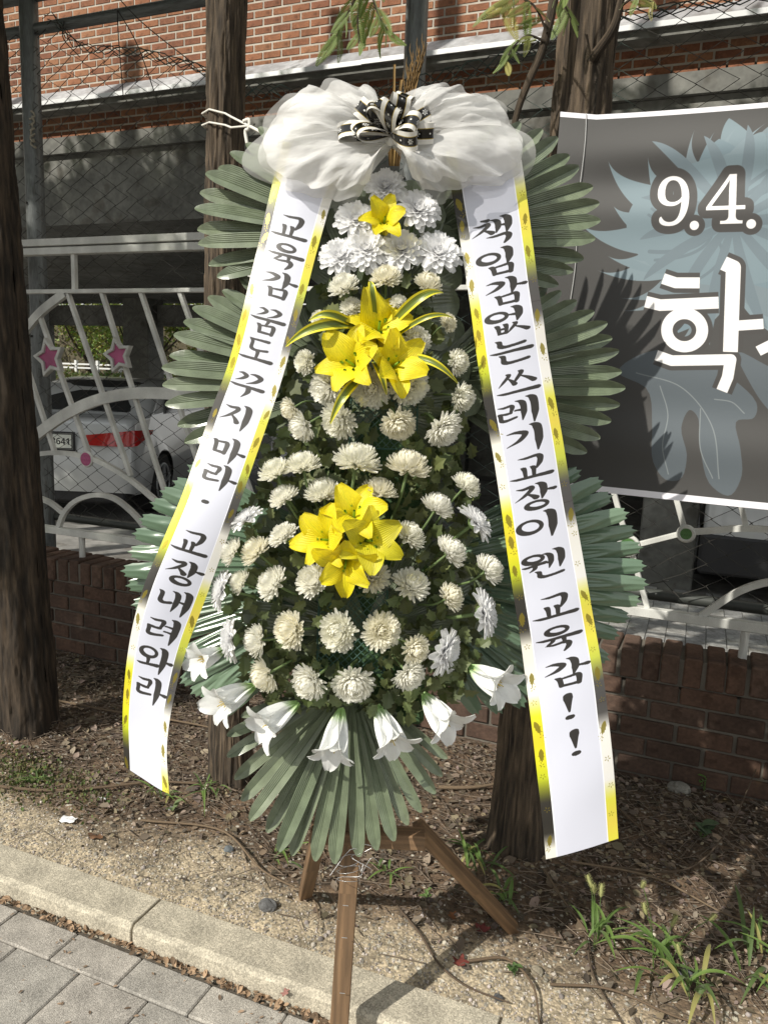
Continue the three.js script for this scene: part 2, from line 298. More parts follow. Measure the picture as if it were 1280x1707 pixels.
// ---------- white ornamental fence on the wall ----------
const FZ = -3.1;
const fenceM = std({ color: C(0.84, 0.85, 0.81), map: rep(grainT, 2), roughness: 0.55 });
const pinkM = std({ color: C(0.56, 0.12, 0.28), roughness: 0.5, map: rep(grainT, 3) }), greenDiscM = std({ color: C(0.10, 0.25, 0.07), roughness: 0.5, map: rep(grainT, 3) });
const fence = tag(group('ornamental_fence'), 'pale painted metal fence with arcs and pink stars on the low wall', 'fence');
{
  const P = (x, y, dz = 0) => V(x, y, FZ + dz);
  const rail = (n, y, h, d, dz = 0) => mesh(n, cbox(6.6, h, d, 0.002).translate(-1.3, y, FZ + dz), fenceM, fence);
  rail('top_rail', 2.168, 0.034, 0.05); rail('top_rail', 2.126, 0.034, 0.046); rail('middle_rail', 1.932, 0.02, 0.03); rail('bottom_rail', 0.7, 0.036, 0.04);
  for (const x of [-3.97, -2.957, -1.94, -0.92, 0.222, 1.25]) { mesh('post', tube([P(x, 0.56), P(x, 0.685)], 0.016, 10), fenceM, fence); mesh('upright', cbox(0.024, 0.18, 0.024, 0.002).translate(x, 2.025, FZ), fenceM, fence); }
  const arc = (pts, w, dz = 0, n = 28) => {
    const c = curve(pts.map((p) => P(p[0], p[1], dz)), n), L = [];
    const pos = [], idx = [], d = 0.012;
    c.forEach((p, i) => { const t = c[Math.min(i + 1, n)].clone().sub(c[Math.max(i - 1, 0)]).normalize(), nx = -t.y * w / 2, ny = t.x * w / 2;
      for (const [a, b] of [[1, 1], [-1, 1], [-1, -1], [1, -1]]) pos.push(p.x + nx * a, p.y + ny * a, p.z + d * b);
      if (i < n) for (let k = 0; k < 4; k++) { const q = i * 4, a = q + k, b = q + (k + 1) % 4; idx.push(a, a + 4, b, b, a + 4, b + 4); } });
    let g = new THREE.BufferGeometry(); g.setAttribute('position', new THREE.Float32BufferAttribute(pos, 3)); g.setIndex(idx);
    return mesh('arc', boxUV(g), fenceM, fence);
  };
  const unit = (ox) => {                                       // one panel, its left end shifted by ox
    const o = (l) => l.map(([x, y]) => [x + ox, y]);
    arc(o([[-3.47, 1.45], [-3.416, 1.564], [-3.355, 1.668], [-3.202, 1.816], [-3.019, 1.925]]), 0.042, 0.002);
    arc(o([[-3.36, 1.10], [-3.307, 1.151], [-3.191, 1.23], [-3.01, 1.331], [-2.81, 1.405], [-2.598, 1.443], [-2.396, 1.451], [-2.201, 1.439], [-2.0, 1.40], [-1.8, 1.33]]), 0.056, 0.004, 40);
    arc(o([[-3.36, 1.06], [-3.298, 1.084], [-3.133, 1.114], [-2.962, 1.113], [-2.83, 1.092], [-2.659, 1.028], [-2.504, 0.939], [-2.402, 0.868], [-2.3, 0.72]]), 0.024, 0.003);
    arc(o([[-3.115, 0.712], [-3.071, 0.796], [-2.994, 0.867], [-2.857, 0.915], [-2.737, 0.908], [-2.631, 0.853], [-2.548, 0.78], [-2.51, 0.712]]), 0.024, 0.001);
    arc(o([[-3.42, 0.87], [-3.285, 0.867], [-3.168, 0.846], [-3.071, 0.796]]), 0.024, 0.0015);
    for (const [a, b] of [[[-3.345, 1.67], [-3.127, 1.114]], [[-3.193, 1.804], [-2.9, 1.13]], [[-3.007, 1.925], [-2.633, 1.03]], [[-2.79, 1.925], [-2.395, 0.89]], [[-2.553, 1.925], [-2.13, 0.89]], [[-2.327, 1.925], [-1.88, 0.89]]])
      mesh('bar', bar(P(a[0] + ox, a[1], -0.004), P(b[0] + ox, b[1], -0.004), 0.021, 0.024), fenceM, fence);
    const starShape = (r, q) => { const s = new THREE.Shape(); for (let k = 0; k < 10; k++) { const a = (90 + 14 + k * 36) * D2R, d = k % 2 ? r * q : r; s[k ? 'lineTo' : 'moveTo'](Math.cos(a) * d, Math.sin(a) * d); } s.closePath(); return s; };
    for (const [x, y, r] of [[-3.112, 1.602, 0.098], [-2.672, 1.624, 0.085], [-2.02, 1.36, 0.085]]) {
      const fr = starShape(r, 0.56); fr.holes.push(starShape(r * 0.82, 0.54));
      const st = mesh('star', boxUV(new THREE.ExtrudeGeometry(fr, { depth: 0.026, bevelEnabled: true, bevelThickness: 0.003, bevelSize: 0.004, bevelSegments: 1 }).translate(x + ox, y, FZ + 0.008)), fenceM, fence);
      mesh('star_face', boxUV(new THREE.ExtrudeGeometry(starShape(r * 0.84, 0.54), { depth: 0.012, bevelEnabled: false }).translate(x + ox, y, FZ + 0.012)), pinkM, st);
    }
    const ring = mesh('ring', new THREE.TorusGeometry(0.035, 0.009, 8, 28).translate(-2.898 + ox, 1.098, FZ + 0.012), fenceM, fence);
    mesh('disc', new THREE.CylinderGeometry(0.034, 0.034, 0.014, 24).rotateX(Math.PI / 2).translate(-2.898 + ox, 1.098, FZ + 0.014), pinkM, ring);
  };
  unit(0);
  // the flower panel at the banner
  for (const [x, y, r] of [[-0.019, 1.026, 0.026], [-0.222, 0.955, 0.036]]) {
    const ring = mesh('ring', new THREE.TorusGeometry(r, 0.009, 8, 28).translate(x, y, FZ + 0.012), fenceM, fence);
    mesh('disc', new THREE.CylinderGeometry(r, r, 0.014, 24).rotateX(Math.PI / 2).translate(x, y, FZ + 0.012), greenDiscM, ring);
  }
  const bars = [[[-0.36, 1.34], [-0.235, 0.99]], [[-0.205, 0.92], [-0.13, 0.715]], [[-0.16, 1.42], [-0.03, 1.05]], [[-0.188, 0.962], [-0.046, 1.018]], [[-0.46, 0.86], [-0.257, 0.945]], [[0.03, 1.55], [0.186, 1.062]]];
  for (const [a, b] of bars) mesh('bar', bar(P(a[0], a[1], -0.003), P(b[0], b[1], -0.003), 0.02, 0.022), fenceM, fence);
  arc([[0.008, 1.035], [0.054, 1.043], [0.162, 1.064], [0.257, 1.07], [0.4, 1.06], [0.6, 1.0]], 0.022, 0.001);
  arc([[0.062, 0.712], [0.1, 0.75], [0.163, 0.811], [0.223, 0.852], [0.3, 0.88], [0.42, 0.86], [0.52, 0.78], [0.56, 0.712]], 0.024, 0.002);
}

// ---------- chain link fence behind it ----------
const link = tag(group('chain_link_fence'), 'tall chain link fence with grey pipe posts and a torn sagging top edge', 'fence');
{
  const Z = -3.35, pipeM = std({ color: C(0.25, 0.27, 0.27), roughness: 0.45, metalness: 0.25, map: rep(blotchT, 2, 1) }), wireM = std({ color: C(0.05, 0.048, 0.042), roughness: 0.6, metalness: 0.3 }), greenWireM = std({ color: C(0.035, 0.06, 0.05), roughness: 0.5 });
  for (const x of [-5.6, -3.455, -1.291, 0.87]) {
    const p = mesh('post', tube([V(x, -0.02, Z), V(x, 2, Z), V(x, 4.6, Z)], 0.048, 18), pipeM, link);
    for (const y of [1.72, 2.42]) mesh('bolt', new THREE.CylinderGeometry(0.006, 0.006, 0.012, 8).rotateX(Math.PI / 2).translate(x - 0.01, y, Z + 0.052), wireM, p);
  }
  for (const y of [3.292, 3.45]) mesh('rail', tube([V(-7, y, Z - 0.01), V(-2, y, Z - 0.01), V(2.2, y + 0.02, Z - 0.01)], 0.028, 14), pipeM, link);
  mesh('bottom_pipe', tube([V(-7, 0.71, Z - 0.03), V(2.2, 0.70, Z - 0.03)], 0.024, 12), std({ color: C(0.05, 0.055, 0.05), roughness: 0.5 }), link);
  const key = [[-4.4, 3.27], [-3.5, 3.27], [-3.4, 3.28], [-3.249, 3.307], [-3.096, 3.148], [-2.684, 3.074], [-2.351, 2.971], [-2.134, 2.86], [-1.548, 2.76], [-0.931, 2.84], [-0.501, 2.953], [0.068, 2.962], [0.8, 3.1]];
  const topY = (x) => { for (let i = 1; i < key.length; i++) if (x <= key[i][0]) return lerp(key[i - 1][1], key[i][1], (x - key[i - 1][0]) / (key[i][0] - key[i - 1][0])); return 3; };
  const p = 0.072, q = 0.046;
  for (let k = 0; k < 64; k++) {
    const x0 = -4.0 + k * p, pts = [], top = topY(x0), n = Math.max(6, Math.round((top - 0.73) / q)), bunch = 1;
    for (let i = 0; i <= n; i++) {
      const t = i / n, y = lerp(0.735, top, t), sag = 0.05 * Math.sin(x0 * 2.7 + 1) * t * t * t;
      const s = (i + k) % 2 ? 1 : -1, low = sstep(0.06, 0, t);
      const wob = 0.012 * (fb(x0 * 5, y * 5, 2, 33) - 0.5);
      pts.push(V(x0 + (s * 0.5 * p + s * 0.003) + wob + low * rr(-0.03, 0.03), y + 0.014 * (fb(x0 * 4 + 7, y * 4, 2, 34) - 0.5) + low * rr(-0.015, 0.015), Z + 0.04 + s * 0.003 * (k % 2 ? 1 : -1) + sag * 0.6 + 0.03 * (fb(x0 * 2, y * 2, 2, 35) - 0.5)));
    }
    mesh('wire', tube(pts, 0.0025, 4), x0 > -2.2 && x0 < -0.4 ? greenWireM : wireM, link);
  }
  // twisted strands along the torn top and loose wires up to the rail
  for (let s = 0; s < 4; s++) {
    const pts = []; for (let i = 0; i <= 90; i++) { const x = lerp(-3.3, 0.85, i / 90); pts.push(V(x, topY(x) + (x > -2.2 && x < -0.6 ? 0.034 : 0.022) * Math.sin(i * 1.3 + s * 1.26) + 0.012 * (fb(x * 9, s, 2, 36) - 0.5), Z + 0.045 + 0.018 * Math.cos(i * 1.3 + s * 1.26))); }
    mesh('twisted_strand', tube(pts, 0.0025, 4), s % 2 ? wireM : greenWireM, link);
  }
  for (const [a, b, c] of [[[-2.86, 3.3], [-2.83, 3.17], [-2.81, 2.88]], [[-2.86, 3.3], [-2.72, 3.12], [-2.6, 2.84]], [[-2.95, 3.45], [-2.7, 3.22], [-2.4, 3.0]], [[-3.2, 3.29], [-3.18, 3.2], [-3.08, 3.1]]])
    mesh('loose_wire', tube(curve([V(...a, Z + 0.02), V(...b, Z + 0.05), V(...c, Z + 0.045)], 14), 0.0026, 5), wireM, link);
  const knot = []; for (let i = 0; i <= 40; i++) knot.push(V(-3.405 + 0.012 * Math.sin(i), 2.86 - 0.004 * i + 0.012 * Math.cos(i * 0.9), Z + 0.05 + 0.008 * Math.cos(i * 1.7)));
  tag(mesh('tied_cord', tube(knot, 0.005, 6), std({ color: C(0.4, 0.37, 0.3) })), 'frayed pale cord knotted on the grey fence post under the rail', 'cord');
}

// ---------- cars ----------
const carWhite = phys({ color: C(0.52, 0.53, 0.53), roughness: 0.35, clearcoat: 1, clearcoatRoughness: 0.08 });
const blackM = std({ color: C(0.018, 0.018, 0.02), roughness: 0.6 }), glassM = phys({ color: C(0.02, 0.022, 0.025), roughness: 0.08 }), tyreM = std({ color: C(0.025, 0.025, 0.026), roughness: 0.9 }), rimM = std({ color: C(0.45, 0.46, 0.47), metalness: 0.6, roughness: 0.4 });
const redM = phys({ color: C(0.42, 0.02, 0.02), roughness: 0.15, clearcoat: 1 });
function car(name, pos, turn, label, dark) {
  const g = group(name); tag(g, label, 'car', 'cars parked under the building');
  g.position.copy(pos); g.rotation.y = turn;
  // body: side profile swept across the width, narrower above the waist; rear at +z
  const prof = [[1.0, 0.34], [1.02, 0.55], [1.0, 0.72], [0.94, 0.92], [0.88, 1.04], [0.6, 1.08], [0.35, 1.1], [-0.45, 1.38], [-1.0, 1.46], [-1.7, 1.44], [-2.6, 1.06], [-3.5, 0.9], [-3.72, 0.7], [-3.75, 0.4]];
  const pc = new THREE.CatmullRomCurve3(prof.map(([z, y]) => V(0, y, z)), false, 'centripetal').getPoints(70);
  const half = (y) => y < 1.05 ? 0.9 - 0.05 * ((y - 0.65) / 0.4) ** 2 : 0.86 - 0.36 * (y - 1.05) / 0.42 * 0.62;
  const pos_ = [], idx = [], M = 16;
  pc.forEach((q, i) => { for (let k = 0; k <= M; k++) { const s = k / M * 2 - 1, e = Math.sign(s) * (1 - (1 - Math.abs(s)) ** 2.6), zr = q.z - Math.sign(q.z + 1.4) * 0.14 * Math.abs(s) ** 4; pos_.push(e * half(q.y) * (1 - 0.0 * s), q.y - 0.03 * s ** 4, zr); if (i < pc.length - 1 && k < M) { const a = i * (M + 1) + k; idx.push(a, a + M + 1, a + 1, a + 1, a + M + 1, a + M + 2); } } });
  const top = new THREE.BufferGeometry(); top.setAttribute('position', new THREE.Float32BufferAttribute(pos_, 3)); top.setIndex(idx); top.computeVertexNormals(); top.setAttribute('uv', new THREE.Float32BufferAttribute(new Float32Array(pos_.length / 3 * 2), 2));
  const sides = [];
  for (const s of [-1, 1]) {
    const sh = new THREE.Shape(), lower = pc.filter(() => true);
    sh.moveTo(1.0 - 0.14, 0.34); lower.forEach((q) => sh.lineTo(q.z - Math.sign(q.z + 1.4) * 0.14, q.y - 0.03));
    sh.lineTo(-3.6, 0.26); sh.absarc(-2.72, 0.33, 0.37, Math.PI * 1.05, -0.05 * Math.PI, true); sh.lineTo(-0.37, 0.24); sh.absarc(0, 0.33, 0.37, Math.PI * 1.05, -0.05 * Math.PI, true); sh.lineTo(0.86, 0.3);
    const fg = new THREE.ShapeGeometry(sh, 14), p = fg.attributes.position;
    for (let i = 0; i < p.count; i++) { const z = p.getX(i), y = p.getY(i); p.setXYZ(i, s * half(y + 0.03), y, z); }
    fg.computeVertexNormals(); sides.push(fg);
  }
  mesh('body', merge([top, ...sides]), new THREE.MeshPhysicalMaterial({ color: carWhite.color, roughness: 0.35, clearcoat: 1, clearcoatRoughness: 0.08, side: THREE.DoubleSide }), g);
  mesh('rear_window', sheet(8, 8, (s, t) => { const z = lerp(0.3, -0.62, t), y = lerp(1.115, 1.425, t); return V((s * 2 - 1) * lerp(0.72, 0.54, t), y + 0.012 - 0.035 * (2 * s - 1) ** 4, z + 0.012); }), glassM, g);
  for (const s of [-1, 1]) {
    mesh('side_window', sheet(10, 4, (a, t) => { const y = lerp(1.09, 1.39, t), z = lerp(lerp(-0.25, -2.25, a), lerp(-0.75, -1.85, a), t); return V(s * (half(y) + 0.006), y, z); }), new THREE.MeshPhysicalMaterial({ color: glassM.color, roughness: 0.08, side: THREE.DoubleSide }), g);
    mesh('taillight', sheet(14, 4, (a, t) => { const u = lerp(0.52, 1, a), c = a > 0.62 ? (a - 0.62) / 0.38 : 0, x = 0.905 * Math.min(1, lerp(0.46, 1, Math.min(1, a / 0.62))), w = lerp(0.6, 1, Math.min(1, a * 1.8)) * (1 - 0.75 * c); const zz = 1.0 - 0.07 * (x / 0.9) ** 4 * 1.6 - c * 0.42; return V(s * (x + 0.012 + 0.02 * c), 0.86 + 0.02 * a * 2 + (t - 0.5) * 0.16 * w + 0.03 * c, zz + 0.02 - 0.04 * (t - 0.3)); }), new THREE.MeshPhysicalMaterial({ color: redM.color, roughness: 0.15, clearcoat: 1, side: THREE.DoubleSide }), g);
    mesh('reflector', cbox(0.2, 0.022, 0.012, 0.003).translate(s * 0.6, 0.46, 1.0), redM, g);
    for (const z of [0, -2.72]) {
      const w = mesh('wheel', new THREE.CylinderGeometry(0.325, 0.325, 0.2, 36).rotateZ(Math.PI / 2).translate(s * 0.78, 0.325, z), tyreM, g);
      const sp = [new THREE.CylinderGeometry(0.06, 0.06, 0.02, 16).rotateZ(Math.PI / 2).translate(s * 0.886, 0.325, z)];
      for (let k = 0; k < 5; k++) sp.push(bar(V(s * 0.885, 0.325, z), V(s * 0.885, 0.325 + Math.cos(k * 1.2566) * 0.21, z + Math.sin(k * 1.2566) * 0.21), 0.05, 0.016));
      const to = new THREE.TorusGeometry(0.215, 0.014, 6, 30).rotateY(Math.PI / 2).translate(s * 0.882, 0.325, z);
      mesh('rim', merge([...sp, to]), rimM, w);
    }
  }
  mesh('bumper', cbox(dark ? 1.84 : 1.62, dark ? 0.3 : 0.14, 0.1, 0.02).translate(0, dark ? 0.37 : 0.3, dark ? 0.985 : 0.93), blackM, g);
  mesh('underside', cbox(1.5, 0.14, 4.4, 0.03).translate(0, 0.26, -1.35), blackM, g);
  if (!dark) {
    const c = document.createElement('canvas'); c.width = 256; c.height = 118; const x = c.getContext('2d');
    x.fillStyle = '#d9dcd4'; x.fillRect(0, 0, 256, 118); x.strokeStyle = '#222'; x.lineWidth = 7; x.strokeRect(5, 5, 246, 108); x.fillStyle = '#1c1c1c'; x.font = 'bold 68px sans-serif'; x.textAlign = 'center'; x.fillText('29 8641', 128, 84, 226);
    const t = new THREE.CanvasTexture(c); t.colorSpace = THREE.SRGBColorSpace;
    const pl = mesh('plate', cbox(0.4, 0.19, 0.02, 0.004).translate(0.13, 0.84, 1.006), blackM, g);
    mesh('plate_face', new THREE.PlaneGeometry(0.36, 0.155).translate(0.13, 0.84, 1.0185), std({ map: t, roughness: 0.5 }), pl);
  }
  return g;
}
car('white_car', V(-6.4, 0, -6.8), 20 * D2R, 'white sedan with red taillights and a dark number plate frame parked behind the star fence');
car('white_car', V(0.93, 0, -7.2), 3 * D2R, 'white car with a broad dark bumper seen below the banner', true);
// ---------- trees ----------
const barkM = [0, 1].map((i) => { const t = dataTex(512, 1024, (u, v) => { const a = fbm2(u + 0.012 * fbm(u, v, 8, 3, 7), v, 70, 18, 4, 201 + i), b = fbm(u, v, 6, 4, 211), n = hash((u * 512) | 0, (v * 1024) | 0, 2); const g = 0.40 + 0.5 * (a - 0.46) * 1.05 + 0.2 * (b - 0.5) + 0.08 * (n - 0.5); return [g, g * 0.87, g * 0.73]; }); t.repeat.set(1, 0.7); const bt = t.clone(); bt.colorSpace = ''; bt.needsUpdate = true; return std({ map: t, bumpMap: bt, bumpScale: 0.006, roughness: 0.95, color: i ? C(0.47, 0.465, 0.45) : C(0.25, 0.24, 0.23) }); });
function trunkGeo(line, rad, seed, hi = 3.2, top = 8.5) {
  const sides = 150, rows = [], pos = [], uv = [], idx = [];
  for (let y = -0.12; y < hi; y += 0.013) rows.push(y);
  for (let y = hi; y < top; y += 0.2) rows.push(y);
  rows.forEach((y, j) => {
    const [cx, cz] = line(y), r0 = rad(y);
    for (let i = 0; i <= sides; i++) {
      const a = i / sides * Math.PI * 2, u = i / sides;
      const wob = 0.9 * vnoise(u * 12, y * 7, 12, seed + 21), rid = vnoise(u * 34 + wob, y * 3.4, 34, seed) + 0.75 * vnoise(u * 66 + wob * 1.5, y * 11, 66, seed + 3), fl = fb(Math.cos(a) * 2 + 5, Math.sin(a) * 2 + y * 1.1, 3, seed + 7), plate = vnoise(u * 20, y * 9 + 3 * hash((u * 20) | 0, 3, seed), 20, seed + 9);
      const buttress = 1 + 0.16 * Math.cos(a * 3 + seed) * Math.exp(-Math.max(0, y) / 0.25);
      const r = r0 * buttress + 0.0095 * (rid - 0.85) + 0.02 * (fl - 0.5) + 0.008 * Math.round(plate * 3) / 3 - 0.004;
      pos.push(cx + Math.cos(a) * r, y, cz + Math.sin(a) * r); uv.push(u * 1.0, y);
      if (j < rows.length - 1 && i < sides) { const q = j * (sides + 1) + i; idx.push(q, q + sides + 1, q + 1, q + 1, q + sides + 1, q + sides + 2); }
    }
  });
  const g = new THREE.BufferGeometry(); g.setAttribute('position', new THREE.Float32BufferAttribute(pos, 3)); g.setAttribute('uv', new THREE.Float32BufferAttribute(uv, 2)); g.setIndex(idx); g.computeVertexNormals();
  return g;
}
// one feather leaf of the tree: a rachis with two rows of narrow leaflets
function featherGeo(n, L, w, curl) {
  const out = [tube([V(0, 0, 0), V(0, L * 0.5, curl * 0.25 * L), V(0, L, curl * L)], 0.0009, 3)];
  for (let i = 0; i < n; i++) for (const s of [-1, 1]) {
    const t = (i + 0.6) / n, y = t * L, z = curl * L * t * t, l = w * Math.sin(Math.PI * (0.18 + 0.76 * t)) , hw = L / n * 0.46;
    const g = new THREE.BufferGeometry(), ya = y + l * 0.35;
    g.setAttribute('position', new THREE.Float32BufferAttribute([0, y - hw * 0.5, z, s * l * 0.5, y + l * 0.15 - hw, z + 0.003, s * l * 0.55, y + l * 0.2 + hw, z + 0.003, 0, y + hw * 0.5, z, s * l, ya, z - 0.002], 3));
    g.setIndex(s > 0 ? [0, 1, 2, 0, 2, 3, 1, 4, 2] : [0, 2, 1, 0, 3, 2, 1, 2, 4]); g.setAttribute('uv', new THREE.Float32BufferAttribute(new Float32Array(10), 2)); g.computeVertexNormals(); out.push(g);
  }
  return merge(out);
}
const leafM = (r, g, b) => phys({ color: C(r, g, b), roughness: 0.7, transmission: 0.35, thickness: 0, side: THREE.DoubleSide });
const needleM = leafM(0.17, 0.24, 0.05), yellowNeedleM = leafM(0.36, 0.33, 0.07);
const feathers = [featherGeo(20, 0.13, 0.027, 0.15), featherGeo(18, 0.11, 0.025, 0.35), featherGeo(22, 0.15, 0.029, -0.1)];
const feather0 = featherGeo(6, 0.2, 0.06, 0.2);
function crown(parent, c, rx, ry, n, seed, shape) {
  const r = rng(seed), list = [], clumps = [];
  for (let i = 0; i < n / 26; i++) { const a = r() * 6.283, h = Math.pow(r(), 0.62), rad = Math.sqrt(r()) * (shape === 'cone' ? Math.min(1, (1.06 - h) * 3.2) : Math.sqrt(Math.max(0.05, 1 - (2 * h - 1) ** 2))); clumps.push(V(c.x + Math.cos(a) * rad * rx, c.y + (h - (shape === 'cone' ? 0 : 0.5)) * ry * (shape === 'cone' ? 1 : 2), c.z + Math.sin(a) * rad * rx)); }
  for (const q of clumps) for (let k = 0; k < 26; k++) { const s = 0.8 + r() * 0.9; list.push([mat4(V(q.x + (r() + r() - 1) * 0.42, q.y + (r() + r() - 1) * 0.2, q.z + (r() + r() - 1) * 0.42), new THREE.Euler((r() - 0.5) * 2.4 + 1.4, r() * 6.3, (r() - 0.5) * 2), V(s, s, s)), C(0.8 + 0.5 * r(), 0.85 + 0.4 * r(), 0.7 + 0.5 * r())]); }
  return instances('crown', feather0, needleM, list, parent);
}
function branch(parent, pts, r0, r1, name = 'branch') { return mesh(name, tube(curve(pts, 22), (t) => lerp(r0, r1, t), 8, false, 1), barkM[1], parent); }
const T = [];
const treeDefs = [
  ['metasequoia_tree', 'thick dark trunk with flaking bark at the edge of the picture beside the star fence', (y) => [-2.49 - 0.045 * Math.max(0, y - 0.2), -2.27], (y) => 0.118 + 0.022 * Math.exp(-Math.max(y, 0) / 0.2) - 0.006 * y, 11, 0],
  ['metasequoia_tree', 'slim dark trunk behind the wreath with the white cord tied around it', (y) => [-1.475 - 0.038 * Math.min(1, Math.max(0, y / 1.4)), -2.26], (y) => 0.062 + 0.03 * Math.exp(-Math.max(y, 0) / 0.16), 23, 1],
  ['metasequoia_tree', 'rough furrowed trunk holding the end of the dark banner', (y) => [-0.43 + 0.035 * Math.min(1, y / 2.3), -2.3], (y) => 0.078 + 0.025 * Math.exp(-Math.max(y, 0) / 0.2), 37, 1],
];
for (const [n, label, line, rad, seed, bm] of treeDefs) {
  const g = group(n); tag(g, label, 'tree', 'row of trees behind the kerb');
  mesh('trunk', trunkGeo(line, rad, seed), barkM[bm], g);
  const [cx, cz] = line(4); crown(g, V(cx, 3.6, cz), 0.95, 3.5, 2700, seed * 7, 'cone');
  for (let k = 0; k < 9; k++) { const y = 3.5 + k * 0.5, a = k * 2.4 + seed; branch(g, [V(line(y)[0], y, line(y)[1]), V(cx + Math.cos(a) * 0.5, y + 0.25, cz + Math.sin(a) * 0.5), V(cx + Math.cos(a) * 1.0, y + 0.3, cz + Math.sin(a) * 1.0)], 0.02, 0.005); }
  T.push(g);
}
// trees of the same row and one on the pavement, outside the frame, whose crowns shade the scene
{
  const far = trunkGeo(() => [0, 0], () => 0.09, 51, 0, 8.5);
  const proto = group('metasequoia_tree'); tag(proto, 'tree further along the same row, beyond the frame', 'tree', 'trees of the row beyond the frame');
  mesh('trunk', far, barkM[1], proto); crown(proto, V(0, 3.4, 0), 1.0, 3.6, 2800, 91, 'cone');
  proto.position.set(-3.45, 0, -2.25);
  for (const [x, z, t] of [[-4.45, -2.3, 1], [-5.45, -2.2, 2.2], [-6.5, -2.3, 3.1], [-7.6, -2.2, 4.4], [-8.8, -2.3, 5.2], [0.62, -2.3, 0.7], [1.6, -2.25, 2.9]]) { const c = proto.clone(); c.name = numbered('metasequoia_tree'); c.position.set(x, 0, z); c.rotation.y = t; scene.add(c); }
  const st = group('street_tree'); tag(st, 'broad tree on the pavement beyond the frame', 'tree');
  mesh('trunk', far.clone().scale(1, 0.42, 1), barkM[0], st); crown(st, V(0, 4.3, 0), 1.15, 1.0, 2000, 77, 'round'); st.position.set(-5.0, 0, 0.35);
}
// visible sprays
function spray(parent, stem, n, seed, mats, len = 1) {
  const r = rng(seed), c = new THREE.CatmullRomCurve3(stem);
  mesh('twig', tube(c.getPoints(12), (t) => lerp(0.0035, 0.0012, t), 5), barkM[1], parent);
  for (let i = 0; i < n; i++) {
    const t = 0.15 + 0.85 * i / (n - 1), p = c.getPoint(t), d = c.getTangent(t), m = mesh('leaf_frond', feathers[(r() * 3) | 0], mats[(r() * mats.length) | 0], parent), s = (0.75 + 0.5 * r()) * len;
    const side = i % 2 ? 1 : -1, dir = d.clone().multiplyScalar(0.5).add(V(side * (0.5 + 0.3 * r()), -0.5 - 0.4 * r(), (r() - 0.4) * 0.7)).normalize();
    m.position.copy(p); m.quaternion.setFromUnitVectors(V(0, 1, 0), dir); m.rotateY((r() - 0.5) * 1.6); m.scale.setScalar(s);
  }
}
const mixG = [needleM, needleM, leafM(0.18, 0.25, 0.05)], mixY = [yellowNeedleM, leafM(0.24, 0.26, 0.06), needleM];
